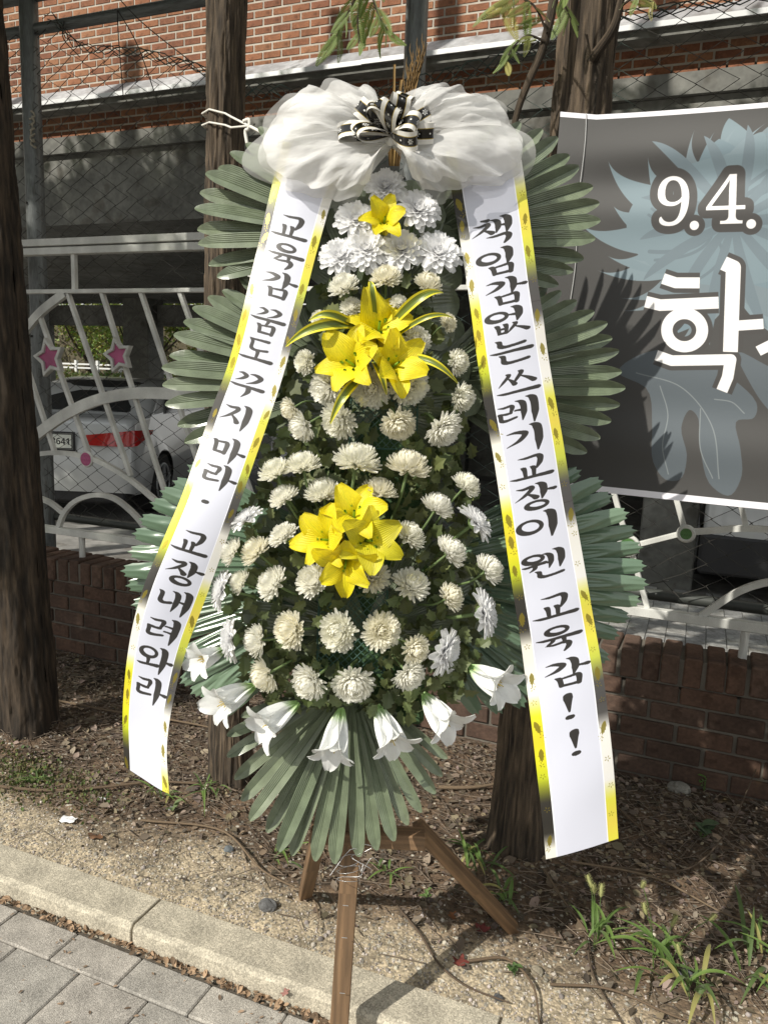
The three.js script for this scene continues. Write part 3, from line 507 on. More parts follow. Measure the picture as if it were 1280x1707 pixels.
// ---------- brush lettering ----------
// A stroke is a smooth path with a width at each point, drawn with a flat nib.
function brush(x, pts, ws, k) {
  const c = new THREE.CatmullRomCurve3(pts.map(([a, b]) => V(a, b, 0)), false, 'centripetal'), n = 90;
  for (let i = 0; i <= n; i++) { const t = i / n, p = c.getPoint(t), f = t * (ws.length - 1), a = Math.floor(Math.min(f, ws.length - 1.001)), w = lerp(ws[a], ws[a + 1], f - a); x.beginPath(); x.ellipse(p.x, p.y, Math.max(0.4, w * 0.52), Math.max(0.35, w * 0.40), -0.5, 0, 6.2832); x.fill(); }
}
const G = (x) => {
  const W = 14;
  const o = {
    b: (p, w) => brush(x, p, w.map((q) => q * W)),
    h: (x0, y0, x1, y1 = y0, w = 1) => o.b([[x0, y0], [lerp(x0, x1, 0.18), lerp(y0, y1, 0.18) + 2.5], [lerp(x0, x1, 0.6), lerp(y0, y1, 0.6) + 1], [x1, y1]], [0.18 * w, 0.75 * w, 0.85 * w, 1.15 * w]),
    v: (X, y0, y1, w = 1) => o.b([[X - 17, y0], [X - 6, y0 + 3], [X, y0 + 12], [X, lerp(y0, y1, 0.6)], [X - 6, y1]], [0.12 * w, 0.8 * w, 1.3 * w, 1.25 * w, 0.3 * w]),
    s: (X, y0, X1, y1, w = 0.9) => o.b([[X - 6, y0], [X, y0 + 4], [X1, y1]], [0.25 * w, w, 0.75 * w]),   // short descending stroke
    t: (X, y, l, w = 0.9) => o.b([[X, y], [X + l * 0.4, y], [X + l, y + 1]], [0.6 * w, 0.6 * w, 1.05 * w]),
    o: (cx, cy, rx, ry, w = 1) => { const p = []; for (let i = 0; i <= 16; i++) { const a = -1.9 - i / 16 * 6.2832; p.push([cx + Math.cos(a) * rx, cy + Math.sin(a) * ry]); } o.b(p, [0.7, 0.95, 1.1, 0.95, 0.75, 0.7, 0.7].map((q) => q * w)); },
    g: (x0, y0, x1, y1, w = 1) => o.b([[x0, y0 + 2], [lerp(x0, x1, 0.35), y0 + 3], [x1 - 5, y0], [x1, y0 + 7], [x1 - 3, lerp(y0, y1, 0.6)], [x1 - 12, y1]], [0.15 * w, 0.7 * w, 0.9 * w, 1.15 * w, 1.05 * w, 0.5 * w]),
    gd: (x0, y0, x1, y1, w = 1) => o.b([[x0 + 4, y0 + 2], [lerp(x0, x1, 0.55), y0], [x1, y0 + 8], [lerp(x0, x1, 0.7), lerp(y0, y1, 0.62)], [x0, y1]], [0.2 * w, 0.75 * w, 1.15 * w, 0.95 * w, 0.2 * w]),
    n: (x0, y0, x1, y1, w = 1) => o.b([[x0 - 9, y0], [x0, y0 + 6], [x0 + 1, y1 - 5], [x0 + 8, y1], [lerp(x0, x1, 0.6), y1 - 1], [x1, y1 - 5]], [0.15 * w, 0.9 * w, w, 0.9 * w, 0.8 * w, 0.9 * w]),
    d: (x0, y0, x1, y1, w = 1) => { o.h(x0 - 4, y0, x1, y0 + 1, w * 0.8); o.n(x0 + 6, y0 + 3, x1 + 2, y1, w * 0.85); },
    r: (x0, y0, x1, y1, w = 1) => { const m = (y0 + y1) / 2; o.b([[x0, y0], [lerp(x0, x1, 0.4), y0 + 2], [x1 - 3, y0], [x1 - 1, y0 + 6], [x1 - 7, m]], [0.15 * w, 0.7 * w, 0.8 * w, w, 0.6 * w]); o.b([[x1 - 6, m], [lerp(x0, x1, 0.5), m + 1], [x0, m - 1]], [0.7 * w, 0.7 * w, 0.6 * w]); o.b([[x0 - 2, m - 2], [x0 + 3, m + 6], [x0 + 4, y1 - 3], [x0 + 12, y1], [x1 + 4, y1 - 6]], [0.3 * w, 0.9 * w, 0.9 * w, 0.9 * w, 0.7 * w]); },
    m: (x0, y0, x1, y1, w = 1) => { o.b([[x0 - 9, y0], [x0 - 1, y0 + 4], [x0 + 3, y1]], [0.2 * w, 0.95 * w, 0.9 * w]); o.b([[x0, y0 + 5], [lerp(x0, x1, 0.5), y0 + 2], [x1 - 2, y0], [x1 + 1, y0 + 6], [x1 - 1, y1 + 1]], [0.5 * w, 0.65 * w, 0.85 * w, 1.1 * w, 0.9 * w]); o.b([[x0 + 3, y1], [x1 - 2, y1 - 1]], [0.7 * w, 0.8 * w]); },
    bb: (x0, y0, x1, y1, w = 1) => { o.s(x0, y0, x0 + 3, y1, w); o.s(x1, y0 - 2, x1 - 1, y1, w); o.b([[x0, (y0 + y1) / 2], [x1, (y0 + y1) / 2 - 1]], [0.6 * w, 0.7 * w]); o.b([[x0 + 2, y1], [x1, y1 - 1]], [0.7 * w, 0.8 * w]); },
    si: (cx, y0, x0, x1, y1, w = 1) => { o.b([[cx - 5, y0], [cx + 1, y0 + 4], [lerp(cx, x0, 0.5), lerp(y0, y1, 0.6)], [x0, y1]], [0.3 * w, w, 0.75 * w, 0.15 * w]); o.b([[cx - 1, lerp(y0, y1, 0.4)], [lerp(cx, x1, 0.55), lerp(y0, y1, 0.66)], [x1, y1 - 3]], [0.3 * w, 0.8 * w, 1.15 * w]); },
    j: (x0, y0, x1, y1, w = 1) => { o.b([[x0, y0], [lerp(x0, x1, 0.4), y0 + 3], [x1 - 6, y0], [x1 - 4, y0 + 5], [lerp(x0, x1, 0.45), lerp(y0, y1, 0.6)], [x0 - 6, y1]], [0.15 * w, 0.75 * w, 0.95 * w, 1.05 * w, 0.8 * w, 0.15 * w]); o.b([[lerp(x0, x1, 0.55), lerp(y0, y1, 0.5)], [x1 - 4, lerp(y0, y1, 0.75)], [x1 + 3, y1 - 3]], [0.3 * w, 0.8 * w, 1.15 * w]); },
    u: (y, x0 = 2, x1 = 98, w = 1) => o.h(x0, y, x1, y, w),
    bang: () => { o.b([[50, 4], [50, 14], [50, 62]], [1.5, 1.55, 0.35]); o.b([[48, 82], [52, 82]], [1.25, 1.25]); },
  };
  return o;
};
const SYL = {
  gyo: (q) => { q.g(26, 6, 78, 50); q.s(36, 42, 38, 74); q.s(58, 42, 58, 74); q.u(78); },
  yuk: (q) => { q.o(50, 20, 23, 13); q.u(46); q.s(38, 50, 26, 68, 0.8); q.s(62, 48, 62, 70, 0.8); q.g(20, 68, 72, 98, 0.9); },
  gam: (q) => { q.gd(6, 14, 46, 50); q.v(72, 2, 60); q.t(74, 34, 26); q.m(34, 64, 76, 94, 0.95); },
  kkum: (q) => { q.gd(18, 8, 44, 36, 0.75); q.gd(50, 4, 82, 38, 0.85); q.u(44); q.s(56, 46, 52, 64, 0.8); q.m(34, 66, 74, 95, 0.9); },
  do: (q) => { q.d(26, 12, 78, 52); q.s(54, 52, 54, 80); q.u(84); },
  kku: (q) => { q.gd(14, 8, 42, 40, 0.9); q.gd(48, 4, 84, 44, 1); q.u(54); q.b([[58, 56], [60, 72], [46, 98]], [1.1, 1.15, 0.2]); },
  ji: (q) => { q.j(14, 20, 56, 76); q.v(82, 4, 98, 1.1); },
  ma: (q) => { q.m(16, 26, 48, 66); q.v(74, 4, 98, 1.1); q.t(76, 52, 26); },
  ra: (q) => { q.r(12, 18, 52, 72); q.v(76, 4, 98, 1.1); q.t(78, 52, 26); },
  dot: (q) => q.b([[46, 50], [54, 50]], [1.1, 1.1]),
  jang: (q) => { q.j(12, 12, 52, 56); q.v(74, 2, 60, 1.05); q.t(76, 32, 24); q.o(54, 80, 24, 13); },
  nae: (q) => { q.n(20, 20, 48, 62); q.v(62, 12, 88, 0.9); q.v(90, 4, 98, 1.1); q.t(64, 46, 18, 0.7); },
  ryeo: (q) => { q.r(12, 18, 52, 76); q.v(86, 4, 98, 1.15); q.t(58, 34, 22, 0.7); q.t(58, 54, 22, 0.7); },
  wa: (q) => { q.o(34, 30, 23, 17); q.s(36, 50, 36, 70, 0.85); q.h(4, 76, 66, 70, 0.9); q.v(80, 4, 98, 1.1); q.t(82, 50, 22); },
  chaek: (q) => { q.b([[28, 6], [42, 9]], [0.4, 0.9]); q.j(8, 22, 46, 60, 0.9); q.v(64, 10, 58, 0.85); q.v(88, 2, 62, 1.05); q.t(66, 34, 16, 0.7); q.g(34, 68, 86, 99, 1); },
  im: (q) => { q.o(32, 34, 24, 17); q.v(80, 2, 62, 1.1); q.m(38, 66, 80, 94, 0.95); },
  eop: (q) => { q.o(30, 30, 23, 15); q.v(82, 2, 54, 1.1); q.t(54, 30, 20, 0.7); q.bb(28, 62, 48, 92, 0.85); q.si(70, 60, 50, 98, 94, 0.85); },
  neun: (q) => { q.n(26, 8, 84, 32); q.u(50); q.n(30, 62, 88, 92); },
  sseu: (q) => { q.si(34, 12, 8, 46, 54, 0.85); q.si(64, 6, 40, 92, 52, 0.95); q.u(78); },
  re: (q) => { q.r(8, 26, 42, 76, 0.9); q.v(66, 12, 84, 0.9); q.v(92, 2, 98, 1.1); q.t(46, 46, 16, 0.7); },
  gi: (q) => { q.gd(10, 22, 56, 70, 1.05); q.v(86, 2, 98, 1.2); },
  i: (q) => { q.o(34, 50, 26, 22, 1.05); q.v(86, 2, 98, 1.25); },
  wen: (q) => { q.o(32, 24, 21, 13); q.h(4, 48, 56, 44, 0.8); q.b([[34, 48], [32, 58], [20, 68]], [0.9, 0.8, 0.2]); q.v(70, 12, 66, 0.8); q.v(94, 2, 70, 1); q.t(56, 46, 12, 0.7); q.n(40, 70, 92, 94, 0.9); },
  bang: (q) => q.bang(),
};
// ---------- the funeral wreath on its easel ----------
const LEAN = -7 * D2R, TURN = 22 * D2R, FOOT = V(-0.638, 0, -1.417);
const place = (g) => { g.position.copy(FOOT); g.rotation.order = 'YXZ'; g.rotation.set(LEAN, TURN, 0); return g; };
const WM = new THREE.Matrix4().compose(FOOT, new THREE.Quaternion().setFromEuler(new THREE.Euler(LEAN, TURN, 0, 'YXZ')), V(1, 1, 1)), WI = WM.clone().invert();
const toLocal = (x, y, z) => V(x, y, z).applyMatrix4(WI);

const pineM = [[0.27, 0.175, 0.10], [0.31, 0.20, 0.115]].map((c) => std({ color: C(...c), map: rep(woodT, 5, 2.4), bumpMap: rep(woodT, 5, 2.4), bumpScale: 0.0006, roughness: 0.75 }));
const easel = place(group('wooden_easel')); tag(easel, 'brown wooden easel of one long front leg, a crossbar and two splayed rear legs', 'easel');
{
  mesh('front_leg', bar(V(0.001, 0.0, 0.0), V(0.045, 1.6, -0.12), 0.043, 0.032, 0.002), pineM[0], easel);
  mesh('crossbar', bar(V(-0.082, 0.512, -0.046), V(0.186, 0.506, -0.046), 0.034, 0.055, 0.003), pineM[1], easel);
  const fl = toLocal(-0.966, 0.0, -1.87), fr = toLocal(-0.335, 0.0, -2.0);
  mesh('rear_leg', bar(V(-0.06, 0.52, -0.085), fl, 0.036, 0.026, 0.002), pineM[0], easel);
  mesh('rear_leg', bar(V(0.172, 0.515, -0.085), fr, 0.042, 0.028, 0.002), pineM[1], easel);
  const wire = std({ color: C(0.6, 0.6, 0.6), metalness: 0.8, roughness: 0.35 }), wr = rng(5);
  for (let k = 0; k < 5; k++) { const a = V(0.02 + (wr() - 0.5) * 0.05, 0.49 + (wr() - 0.5) * 0.06, 0.022), pts = [a]; for (let i = 1; i < 4; i++) pts.push(V(a.x + i * (wr() - 0.45) * 0.035 * (k % 2 ? 1 : -1.2), a.y + (wr() - 0.6) * 0.04 * i, 0.024 + 0.012 * i * wr())); mesh('tie_wire', tube(curve(pts, 10), 0.0008, 4), wire, easel); }
  for (let k = 0; k < 3; k++) { const pts = []; for (let i = 0; i <= 30; i++) { const a = i / 30 * 6.28; pts.push(V(0.012 + Math.cos(a) * 0.026, 0.43 + k * 0.022 + 0.006 * Math.sin(a + k), 0.004 + Math.sin(a) * 0.022)); } mesh('tie_wire', tube(pts, 0.0007, 4), wire, easel); }
  for (const y of [0.375, 0.3, 0.17]) mesh('staple', new THREE.CylinderGeometry(0.0008, 0.0008, 0.012, 6).rotateZ(1.5).translate(0.008, y, 0.0165), wire, easel);
}

const wreath = place(group('flower_wreath')); tag(wreath, 'tall three tier funeral wreath of white and cream chrysanthemums, yellow lilies and plastic palm fans', 'flower wreath');

// palm fans
const palmM = [[0.205, 0.25, 0.16], [0.225, 0.268, 0.172], [0.19, 0.235, 0.148]].map((c) => phys({ color: C(...c), roughness: 0.3, side: THREE.DoubleSide, map: rep(grainT, 2), specularIntensity: 1, clearcoat: 0.6, clearcoatRoughness: 0.2 }));
const glossM = [[0.135, 0.205, 0.135], [0.15, 0.225, 0.145], [0.12, 0.19, 0.122]].map((c) => phys({ color: C(...c), roughness: 0.26, side: THREE.DoubleSide, clearcoat: 0.7, clearcoatRoughness: 0.18 }));
const sharp = (g) => { const n = g.toNonIndexed(); n.computeVertexNormals(); return n; };
function ridgedLeaf(k, lift = -1) {                                     // unit long, folded, with fine ribs
  const ns = 20, f = (s, tt) => {
    const t = 1 - (1 - tt) ** 2.2;
    const w = 0.0465 * (0.36 + 0.64 * sstep(0, 0.7, t)) * (1 - 0.16 * sstep(0.75, 1, t)) * Math.sqrt(clamp((1 - t) * 12)), W = w;
    const q = s * 2 - 1, rib = (Math.round(s * ns) % 2 ? 0.0036 : 0) * (1 - t ** 6), fold = (0.6 + 0.14 * k) * Math.abs(q) * W;
    return V(q * W, t, fold + rib - lift * 0.05 * (0.3 - t) * t * (1 + 0.5 * k) * (lift > 0 ? 2.1 : 1) + 0.002);
  };
  return sharp(sheet(ns, 16, f, (s, t) => [s * 0.1, t]));
}
function notchLeaf(k) {                                      // smooth, raised loop, fish tail tip
  const f = (s, t) => {
    const q = s * 2 - 1, W = 0.05 * (0.45 + 0.55 * sstep(0, 0.55, t)) * (1 - 0.12 * sstep(0.86, 1, t));
    const a = Math.abs(q), len = 1 - 0.018 * Math.abs(Math.sin(a * Math.PI * 1.5)) * sstep(0.85, 1, t) - 0.03 * a * a * sstep(0.85, 1, t);
    const e = Math.hypot(a / 0.6, Math.max(0, t - 0.7) / 0.17), loop = 0.0095 * Math.exp(-(((e - 1) / 0.26) ** 2)) * sstep(0.05, 0.2, t) + 0.004 * sstep(0.16, 0.03, a) * sstep(0.84, 0.78, t) - 0.10 * a * a * W;
    return V(q * W, t * len, loop + 0.07 * (0.35 - t) * t * (1 + 0.4 * k));
  };
  return sheet(28, 30, f, (s, t) => [s * 0.1, t]);
}
const ridged = [0, 1, -1].map((k) => ridgedLeaf(k)), upturned = [0, 1, -1].map((k) => ridgedLeaf(k, 1)), notched = [0, 1, -1].map(notchLeaf);
const fanR = rng(19);
function fan(center, tips, z, kind, wide) {
  const g = group('palm_fan', wreath), c = V(center[0], center[1], z);
  g.position.copy(c);
  tips.forEach(([tx, ty], i) => {
    const dx = tx - c.x, dy = ty - c.y, L = Math.hypot(dx, dy) * (kind ? 1.0 : 1.0);
    const m = mesh('leaflet', (kind === 2 ? upturned : kind ? notched : ridged)[(fanR() * 3) | 0], (kind === 1 ? glossM : palmM)[(fanR() * 3) | 0], g);
    m.rotation.set((fanR() - 0.5) * 0.07, (kind === 1 ? (fanR() - 0.5) * 0.25 : 0.22 + (fanR() - 0.5) * 0.4), Math.atan2(-dx, dy), 'ZYX');
    m.scale.set(wide ?? Math.min(0.40, L) * (kind ? 0.95 : 0.98) + 0.02, L, L * 0.9); m.position.z = (i % 2) * (kind === 1 ? 0.013 : 0.006) + fanR() * 0.006;
  });
}
fan([0.011, 1.869], [[-0.19, 2.13], [-0.248, 2.112], [-0.276, 2.078], [-0.309, 2.057], [-0.341, 2.032], [-0.361, 2.003], [-0.377, 1.97], [-0.385, 1.933], [-0.384, 1.893], [-0.376, 1.854], [-0.358, 1.819], [-0.335, 1.785]], -0.02);
fan([0.105, 1.872], [[0.27, 2.15], [0.333, 2.143], [0.38, 2.131], [0.421, 2.113], [0.449, 2.082], [0.473, 2.05], [0.499, 2.012], [0.514, 1.973], [0.514, 1.934], [0.505, 1.894], [0.487, 1.854], [0.462, 1.82], [0.43, 1.79]], -0.02);
fan([-0.005, 1.557], [[-0.285, 1.79], [-0.321, 1.765], [-0.357, 1.743], [-0.387, 1.715], [-0.409, 1.687], [-0.429, 1.653], [-0.441, 1.615], [-0.449, 1.574], [-0.448, 1.534], [-0.442, 1.493], [-0.424, 1.454], [-0.402, 1.413], [-0.36, 1.38]], -0.035);
fan([0.131, 1.563], [[0.37, 1.81], [0.409, 1.79], [0.447, 1.78], [0.485, 1.762], [0.517, 1.739], [0.545, 1.713], [0.567, 1.684], [0.585, 1.647], [0.585, 1.607], [0.593, 1.57], [0.587, 1.53], [0.572, 1.491], [0.546, 1.454], [0.518, 1.418], [0.46, 1.38]], -0.035);
fan([0.045, 1.134], [[-0.40, 1.36], [-0.43, 1.324], [-0.456, 1.298], [-0.485, 1.266], [-0.502, 1.232], [-0.521, 1.195], [-0.531, 1.153], [-0.537, 1.111], [-0.532, 1.072], [-0.524, 1.03], [-0.502, 0.99], [-0.468, 0.945], [-0.44, 0.895], [-0.412, 0.845], [-0.386, 0.819], [-0.355, 0.80], [-0.305, 0.775]], -0.05, 1);
fan([0.08, 1.135], [[0.518, 1.383], [0.558, 1.361], [0.594, 1.328], [0.619, 1.29], [0.65, 1.247], [0.666, 1.206], [0.672, 1.168], [0.674, 1.126], [0.665, 1.083], [0.65, 1.038], [0.63, 0.993], [0.60, 0.94], [0.55, 0.90], [0.50, 0.865], [0.45, 0.84], [0.405, 0.828], [0.356, 0.805], [0.302, 0.80]], -0.05, 1);
fan([0.0, 0.893], [[-0.235, 0.80], [-0.258, 0.76], [-0.258, 0.71], [-0.248, 0.665], [-0.228, 0.621], [-0.197, 0.578], [-0.171, 0.547], [-0.14, 0.515], [-0.107, 0.497], [-0.06, 0.486], [-0.016, 0.484], [0.035, 0.496], [0.078, 0.517], [0.116, 0.548], [0.146, 0.58], [0.175, 0.613], [0.199, 0.656], [0.215, 0.694], [0.225, 0.736]], 0.02, 2);
// palm behind the flowers so that the middle is closed
fan([0.03, 1.0], [[-0.22, 0.93], [-0.25, 1.03], [-0.25, 1.15], [-0.22, 1.25], [-0.16, 1.34], [0.2, 1.34], [0.27, 1.26], [0.31, 1.16], [0.31, 1.05], [0.27, 0.93]], -0.012, 0, 0.75);
fan([0.04, 1.5], [[-0.15, 1.62], [-0.13, 1.72], [-0.05, 1.77], [0.16, 1.78], [0.22, 1.7], [0.24, 1.6], [0.27, 1.53], [0.24, 1.46], [0.2, 1.38], [-0.11, 1.38], [-0.15, 1.46], [-0.18, 1.54]], -0.008, 0, 0.8);
fan([0.04, 1.72], [[-0.12, 1.66], [-0.13, 1.74], [-0.125, 1.82], [-0.11, 1.9], [-0.08, 1.95], [-0.03, 2.0], [0.03, 2.02], [0.1, 2.0], [0.15, 1.96], [0.19, 1.9], [0.21, 1.82], [0.21, 1.74], [0.2, 1.66]], -0.004, 0, 0.85);

// flowers
function petalGeo(R0, th, phi, len, wid, inc, cup, notch = 0) {   // petal from the heart outwards; inc turns it up (+) or out (-)
  return sheet(2, 5, (s, t) => {
    const a = th + (1 - t) * inc, r = len * t, q = s * 2 - 1, w = wid * Math.pow(Math.sin(Math.PI * (0.10 + 0.775 * t)), 0.75) * (1 - notch * sstep(0.9, 1, t) * (1 - Math.abs(q)) * 0.6);
    const rad = Math.sin(a) * r + R0 * Math.sin(th), up = Math.cos(a) * r * 0.92 + R0 * Math.cos(th) + cup * q * q * w * 0.7;
    const x = rad, y = q * w;
    return V(Math.cos(phi) * x - Math.sin(phi) * y, Math.sin(phi) * x + Math.cos(phi) * y, up);
  }, (s, t) => [s, t]);
}
function mumGeo(seed, kind, shut = 1) {
  const r = rng(seed), out = [], N = kind === 'silk' ? 84 : 165;
  for (let i = 0; i < N; i++) {
    const t = i / (N - 1), phi = i * 2.39996 + (r() - 0.5) * 0.3;
    if (kind === 'silk') { const th = lerp(0.12, 1.75, Math.pow(t, 0.8)) + (r() - 0.5) * 0.12; out.push(petalGeo(0.04, th, phi, lerp(0.42, 0.97, Math.pow(t, 0.7)) * (0.92 + 0.16 * r()), lerp(0.13, 0.19, t), lerp(0.35, -0.2, t), 0.9, 1)); }
    else { const th = lerp(0.05, 1.72, Math.pow(t, 0.72)) + (r() - 0.5) * 0.16; out.push(petalGeo(0.06, th, phi, lerp(0.62, 0.97, Math.pow(t, 0.6)) * (0.9 + 0.2 * r()), 0.10 + 0.025 * r(), (0.95 - 0.4 * t) * shut + 0.15 * (r() - 0.5), 1.3)); }
  }
  return merge(out);
}
const mumG = [[1, 1], [2, 1.2], [3, 0.85], [4, 1.35], [5, 1.1], [6, 0.7]].map(([s, open]) => mumGeo(s * 31, 'mum', open)), silkG = [1, 2, 3].map((s) => mumGeo(s * 57, 'silk'));
const calyxG = new THREE.SphereGeometry(0.32, 10, 6, 0, 6.2832, 0, 1.6).rotateX(-Math.PI / 2).translate(0, 0, -0.02);
const petalLook = (c, tr) => phys({ color: C(...c), roughness: 0.75, transmission: tr, thickness: 0, side: THREE.DoubleSide });
const creamM = [[0.955, 0.945, 0.86], [0.96, 0.95, 0.885], [0.95, 0.925, 0.81]].map((c) => petalLook(c, 0.5)), silkM = petalLook([0.95, 0.95, 0.955], 0.42);
const stemM = std({ color: C(0.13, 0.19, 0.07), roughness: 0.7 });
const flR = rng(41);
function mum(x, y, z, r, kind) {
  const low = y > 1.44 ? [0.047, 1.621] : [0.015, 1.05], dx = x - low[0], dy = y - low[1] + (y > 1.44 ? 0.02 : 0.03), d = Math.hypot(dx, dy);
  let tilt = clamp(d / 0.26, 0, 1) * 1.2 + (y > 1.44 ? 0.1 : 0.1);
  if (kind === 'silk' && y > 1.7) tilt = 0.25;
  const n = V(dx / (d + 1e-3) * Math.sin(tilt), dy / (d + 1e-3) * Math.sin(tilt), Math.cos(tilt)).add(V((flR() - 0.5) * 0.3, (flR() - 0.5) * 0.3 + 0.06, 0)).normalize();
  const geo = kind === 'silk' ? silkG[(flR() * 3) | 0] : mumG[(flR() * 6) | 0];
  const m = mesh(kind === 'silk' ? 'silk_chrysanthemum' : 'chrysanthemum', geo, kind === 'silk' ? silkM : creamM[(flR() * 3) | 0], wreath);
  m.quaternion.setFromUnitVectors(V(0, 0, 1), n); m.rotateZ(flR() * 6.28); const s = r * (kind === 'silk' ? 1.14 : 1.12 + 0.24 * (flR() - 0.5)); m.scale.set(s, s * (0.92 + 0.16 * flR()), s * (kind === 'silk' ? 0.9 : 1.05));
  m.position.set(x, y, z).addScaledVector(n, -r * 0.35);
  mesh('calyx', calyxG, stemM, m);
  const q = m.quaternion.clone().invert(), end = V(lerp(x, low[0], 0.35), lerp(y, low[1], 0.35) - 0.02, 0.015).sub(m.position).applyQuaternion(q).divide(m.scale), a = V(0, 0, -0.25), b = V(0, 0, -1.2);
  mesh('stem', tube(curve([a, b, end.clone().lerp(b, 0.4), end], 8), 0.075, 5), stemM, m);
}
const cream = [[-0.042, 1.741, 0.139, 0.028], [0.046, 1.761, 0.139, 0.029], [0.137, 1.752, 0.131, 0.029], [-0.09, 1.669, 0.135, 0.019], [-0.025, 1.696, 0.13, 0.021], [0.074, 1.711, 0.13, 0.018], [0.181, 1.673, 0.124, 0.022], [0.118, 1.637, 0.124, 0.026], [0.207, 1.593, 0.119, 0.025], [-0.118, 1.578, 0.131, 0.025],
  [-0.074, 1.525, 0.126, 0.039], [0.021, 1.528, 0.13, 0.04], [0.107, 1.539, 0.13, 0.042], [0.221, 1.518, 0.117, 0.029], [-0.146, 1.477, 0.126, 0.026], [-0.122, 1.441, 0.129, 0.034], [-0.044, 1.456, 0.138, 0.037], [0.086, 1.451, 0.137, 0.038], [0.183, 1.447, 0.125, 0.036], [-0.169, 1.36, 0.121, 0.031],
  [-0.113, 1.377, 0.131, 0.035], [0.002, 1.392, 0.14, 0.044], [0.109, 1.384, 0.136, 0.038], [0.236, 1.346, 0.116, 0.032], [-0.153, 1.307, 0.124, 0.031], [-0.068, 1.322, 0.126, 0.033], [0.047, 1.33, 0.13, 0.038], [0.176, 1.301, 0.127, 0.032], [-0.151, 1.226, 0.124, 0.03], [-0.213, 1.19, 0.11, 0.035],
  [0.121, 1.237, 0.125, 0.033], [0.21, 1.206, 0.122, 0.034], [0.294, 1.169, 0.103, 0.03], [-0.175, 1.122, 0.118, 0.035], [-0.087, 1.131, 0.123, 0.031], [0.041, 1.148, 0.13, 0.038], [0.127, 1.135, 0.135, 0.036], [0.214, 1.108, 0.122, 0.028], [-0.266, 1.183, 0.1, 0.029], [-0.246, 1.119, 0.101, 0.029],
  [-0.133, 1.022, 0.126, 0.039], [-0.03, 1.022, 0.138, 0.04], [0.067, 1.03, 0.139, 0.04], [-0.208, 0.992, 0.11, 0.034], [-0.186, 0.915, 0.114, 0.034], [-0.089, 0.909, 0.132, 0.036], [0.013, 0.908, 0.14, 0.041], [0.142, 0.99, 0.134, 0.029], [0.132, 0.932, 0.135, 0.035]];
const silk = [[0.038, 1.96, 0.09, 0.041], [0.11, 1.913, 0.1, 0.045], [-0.02, 1.891, 0.09, 0.041], [-0.052, 1.81, 0.1, 0.042], [0.002, 1.826, 0.105, 0.045], [0.075, 1.829, 0.105, 0.046], [0.154, 1.826, 0.1, 0.047], [0.04, 1.80, 0.09, 0.04], [-0.234, 1.258, 0.1, 0.037], [-0.288, 1.097, 0.1, 0.042], [-0.266, 0.99, 0.1, 0.046], [0.264, 1.268, 0.1, 0.042], [0.294, 1.072, 0.1, 0.05], [0.215, 0.979, 0.1, 0.051]];
for (const f of cream) mum(...f, 'mum');
for (const f of silk) mum(...f, 'silk');

// lilies: six petals and stamens
function lilyPetal(throat, curl, wid, wave) {
  return sheet(8, 14, (s, t) => {
    const q = s * 2 - 1, ang = lerp(0.22, curl, sstep(throat * 0.5, 1, t));       // angle from the axis along the petal
    let x = 0, z = 0; const N = 14; for (let i = 0; i < N * t; i++) { const a = lerp(0.22, curl, sstep(throat * 0.5, 1, i / N)); x += Math.sin(a) / N; z += Math.cos(a) / N; }
    const w = wid * Math.pow(Math.sin(Math.PI * (0.1 + 0.86 * t)), 0.85) * (0.75 + 0.35 * t), dip = -0.5 * w * (1 - q * q) * 0.7 + 0.012 * Math.exp(-q * q * 30);
    return V(q * w * (1 - 0.12 * q * q), x * 1 + Math.cos(ang) * -dip * -1 * 0.9, z - Math.sin(ang) * -dip * 0.9 + wave * Math.sin(t * 11 + q * 2) * q * q * 0.03);
  }, (s, t) => [s, t]);
}
const yG = [lilyPetal(0.75, 1.75, 0.29, 1.3), lilyPetal(0.7, 1.95, 0.23, 1.2), lilyPetal(0.9, 1.4, 0.28, 1.5)], wG = [lilyPetal(1.1, 1.6, 0.25, 0.4), lilyPetal(1.15, 1.8, 0.2, 0.4), lilyPetal(1.2, 1.35, 0.24, 0.5)];
const yelT = dataTex(64, 256, (u, v) => { const q = Math.abs(u * 2 - 1), g = sstep(0.34, 0.04, v) * sstep(0.9, 0.2, q), k = 0.95 + 0.1 * (hash((u * 64) | 0, (v * 30) | 0, 3) - 0.5), rib = sstep(0.07, 0, q) * 0.12; return [lerp(0.99, 0.75, g) * k - rib * 0.3, lerp(0.92, 0.87, g) * k, lerp(0.03, 0.05, g) * k]; });
const yelT2 = dataTex(64, 256, (u, v) => { const q = Math.abs(u * 2 - 1), g = sstep(0.5, 0.04, v) * sstep(1, 0.2, q), k = 0.95 + 0.1 * (hash((u * 64) | 0, (v * 30) | 0, 4) - 0.5); return [lerp(0.9, 0.62, g) * k, lerp(0.86, 0.8, g) * k, lerp(0.12, 0.08, g) * k]; });
const whT = dataTex(64, 256, (u, v) => { const q = Math.abs(u * 2 - 1), g = sstep(0.3, 0.02, v), k = 0.97 + 0.04 * hash((u * 64) | 0, (v * 20) | 0, 5); return [lerp(0.94, 0.66, g) * k, lerp(0.945, 0.8, g) * k, lerp(0.94, 0.5, g) * k]; });
const pet = (t, tr) => phys({ map: t, roughness: 0.5, transmission: tr, thickness: 0, side: THREE.DoubleSide });
const veinB = dataTex(128, 32, (u, v) => [0.5 + 0.5 * Math.sin(u * 128 * 0.7) * (0.6 + 0.4 * hash((u * 128) | 0, 1, 2))], false);
const yM = pet(yelT, 0.28), yM2 = pet(yelT2, 0.28), wM = pet(whT, 0.22), stamenM = std({ color: C(0.22, 0.42, 0.05), roughness: 0.5 }), antherM = std({ color: C(0.55, 0.42, 0.10) });
yM.bumpMap = yM2.bumpMap = veinB; yM.bumpScale = yM2.bumpScale = 0.0006;
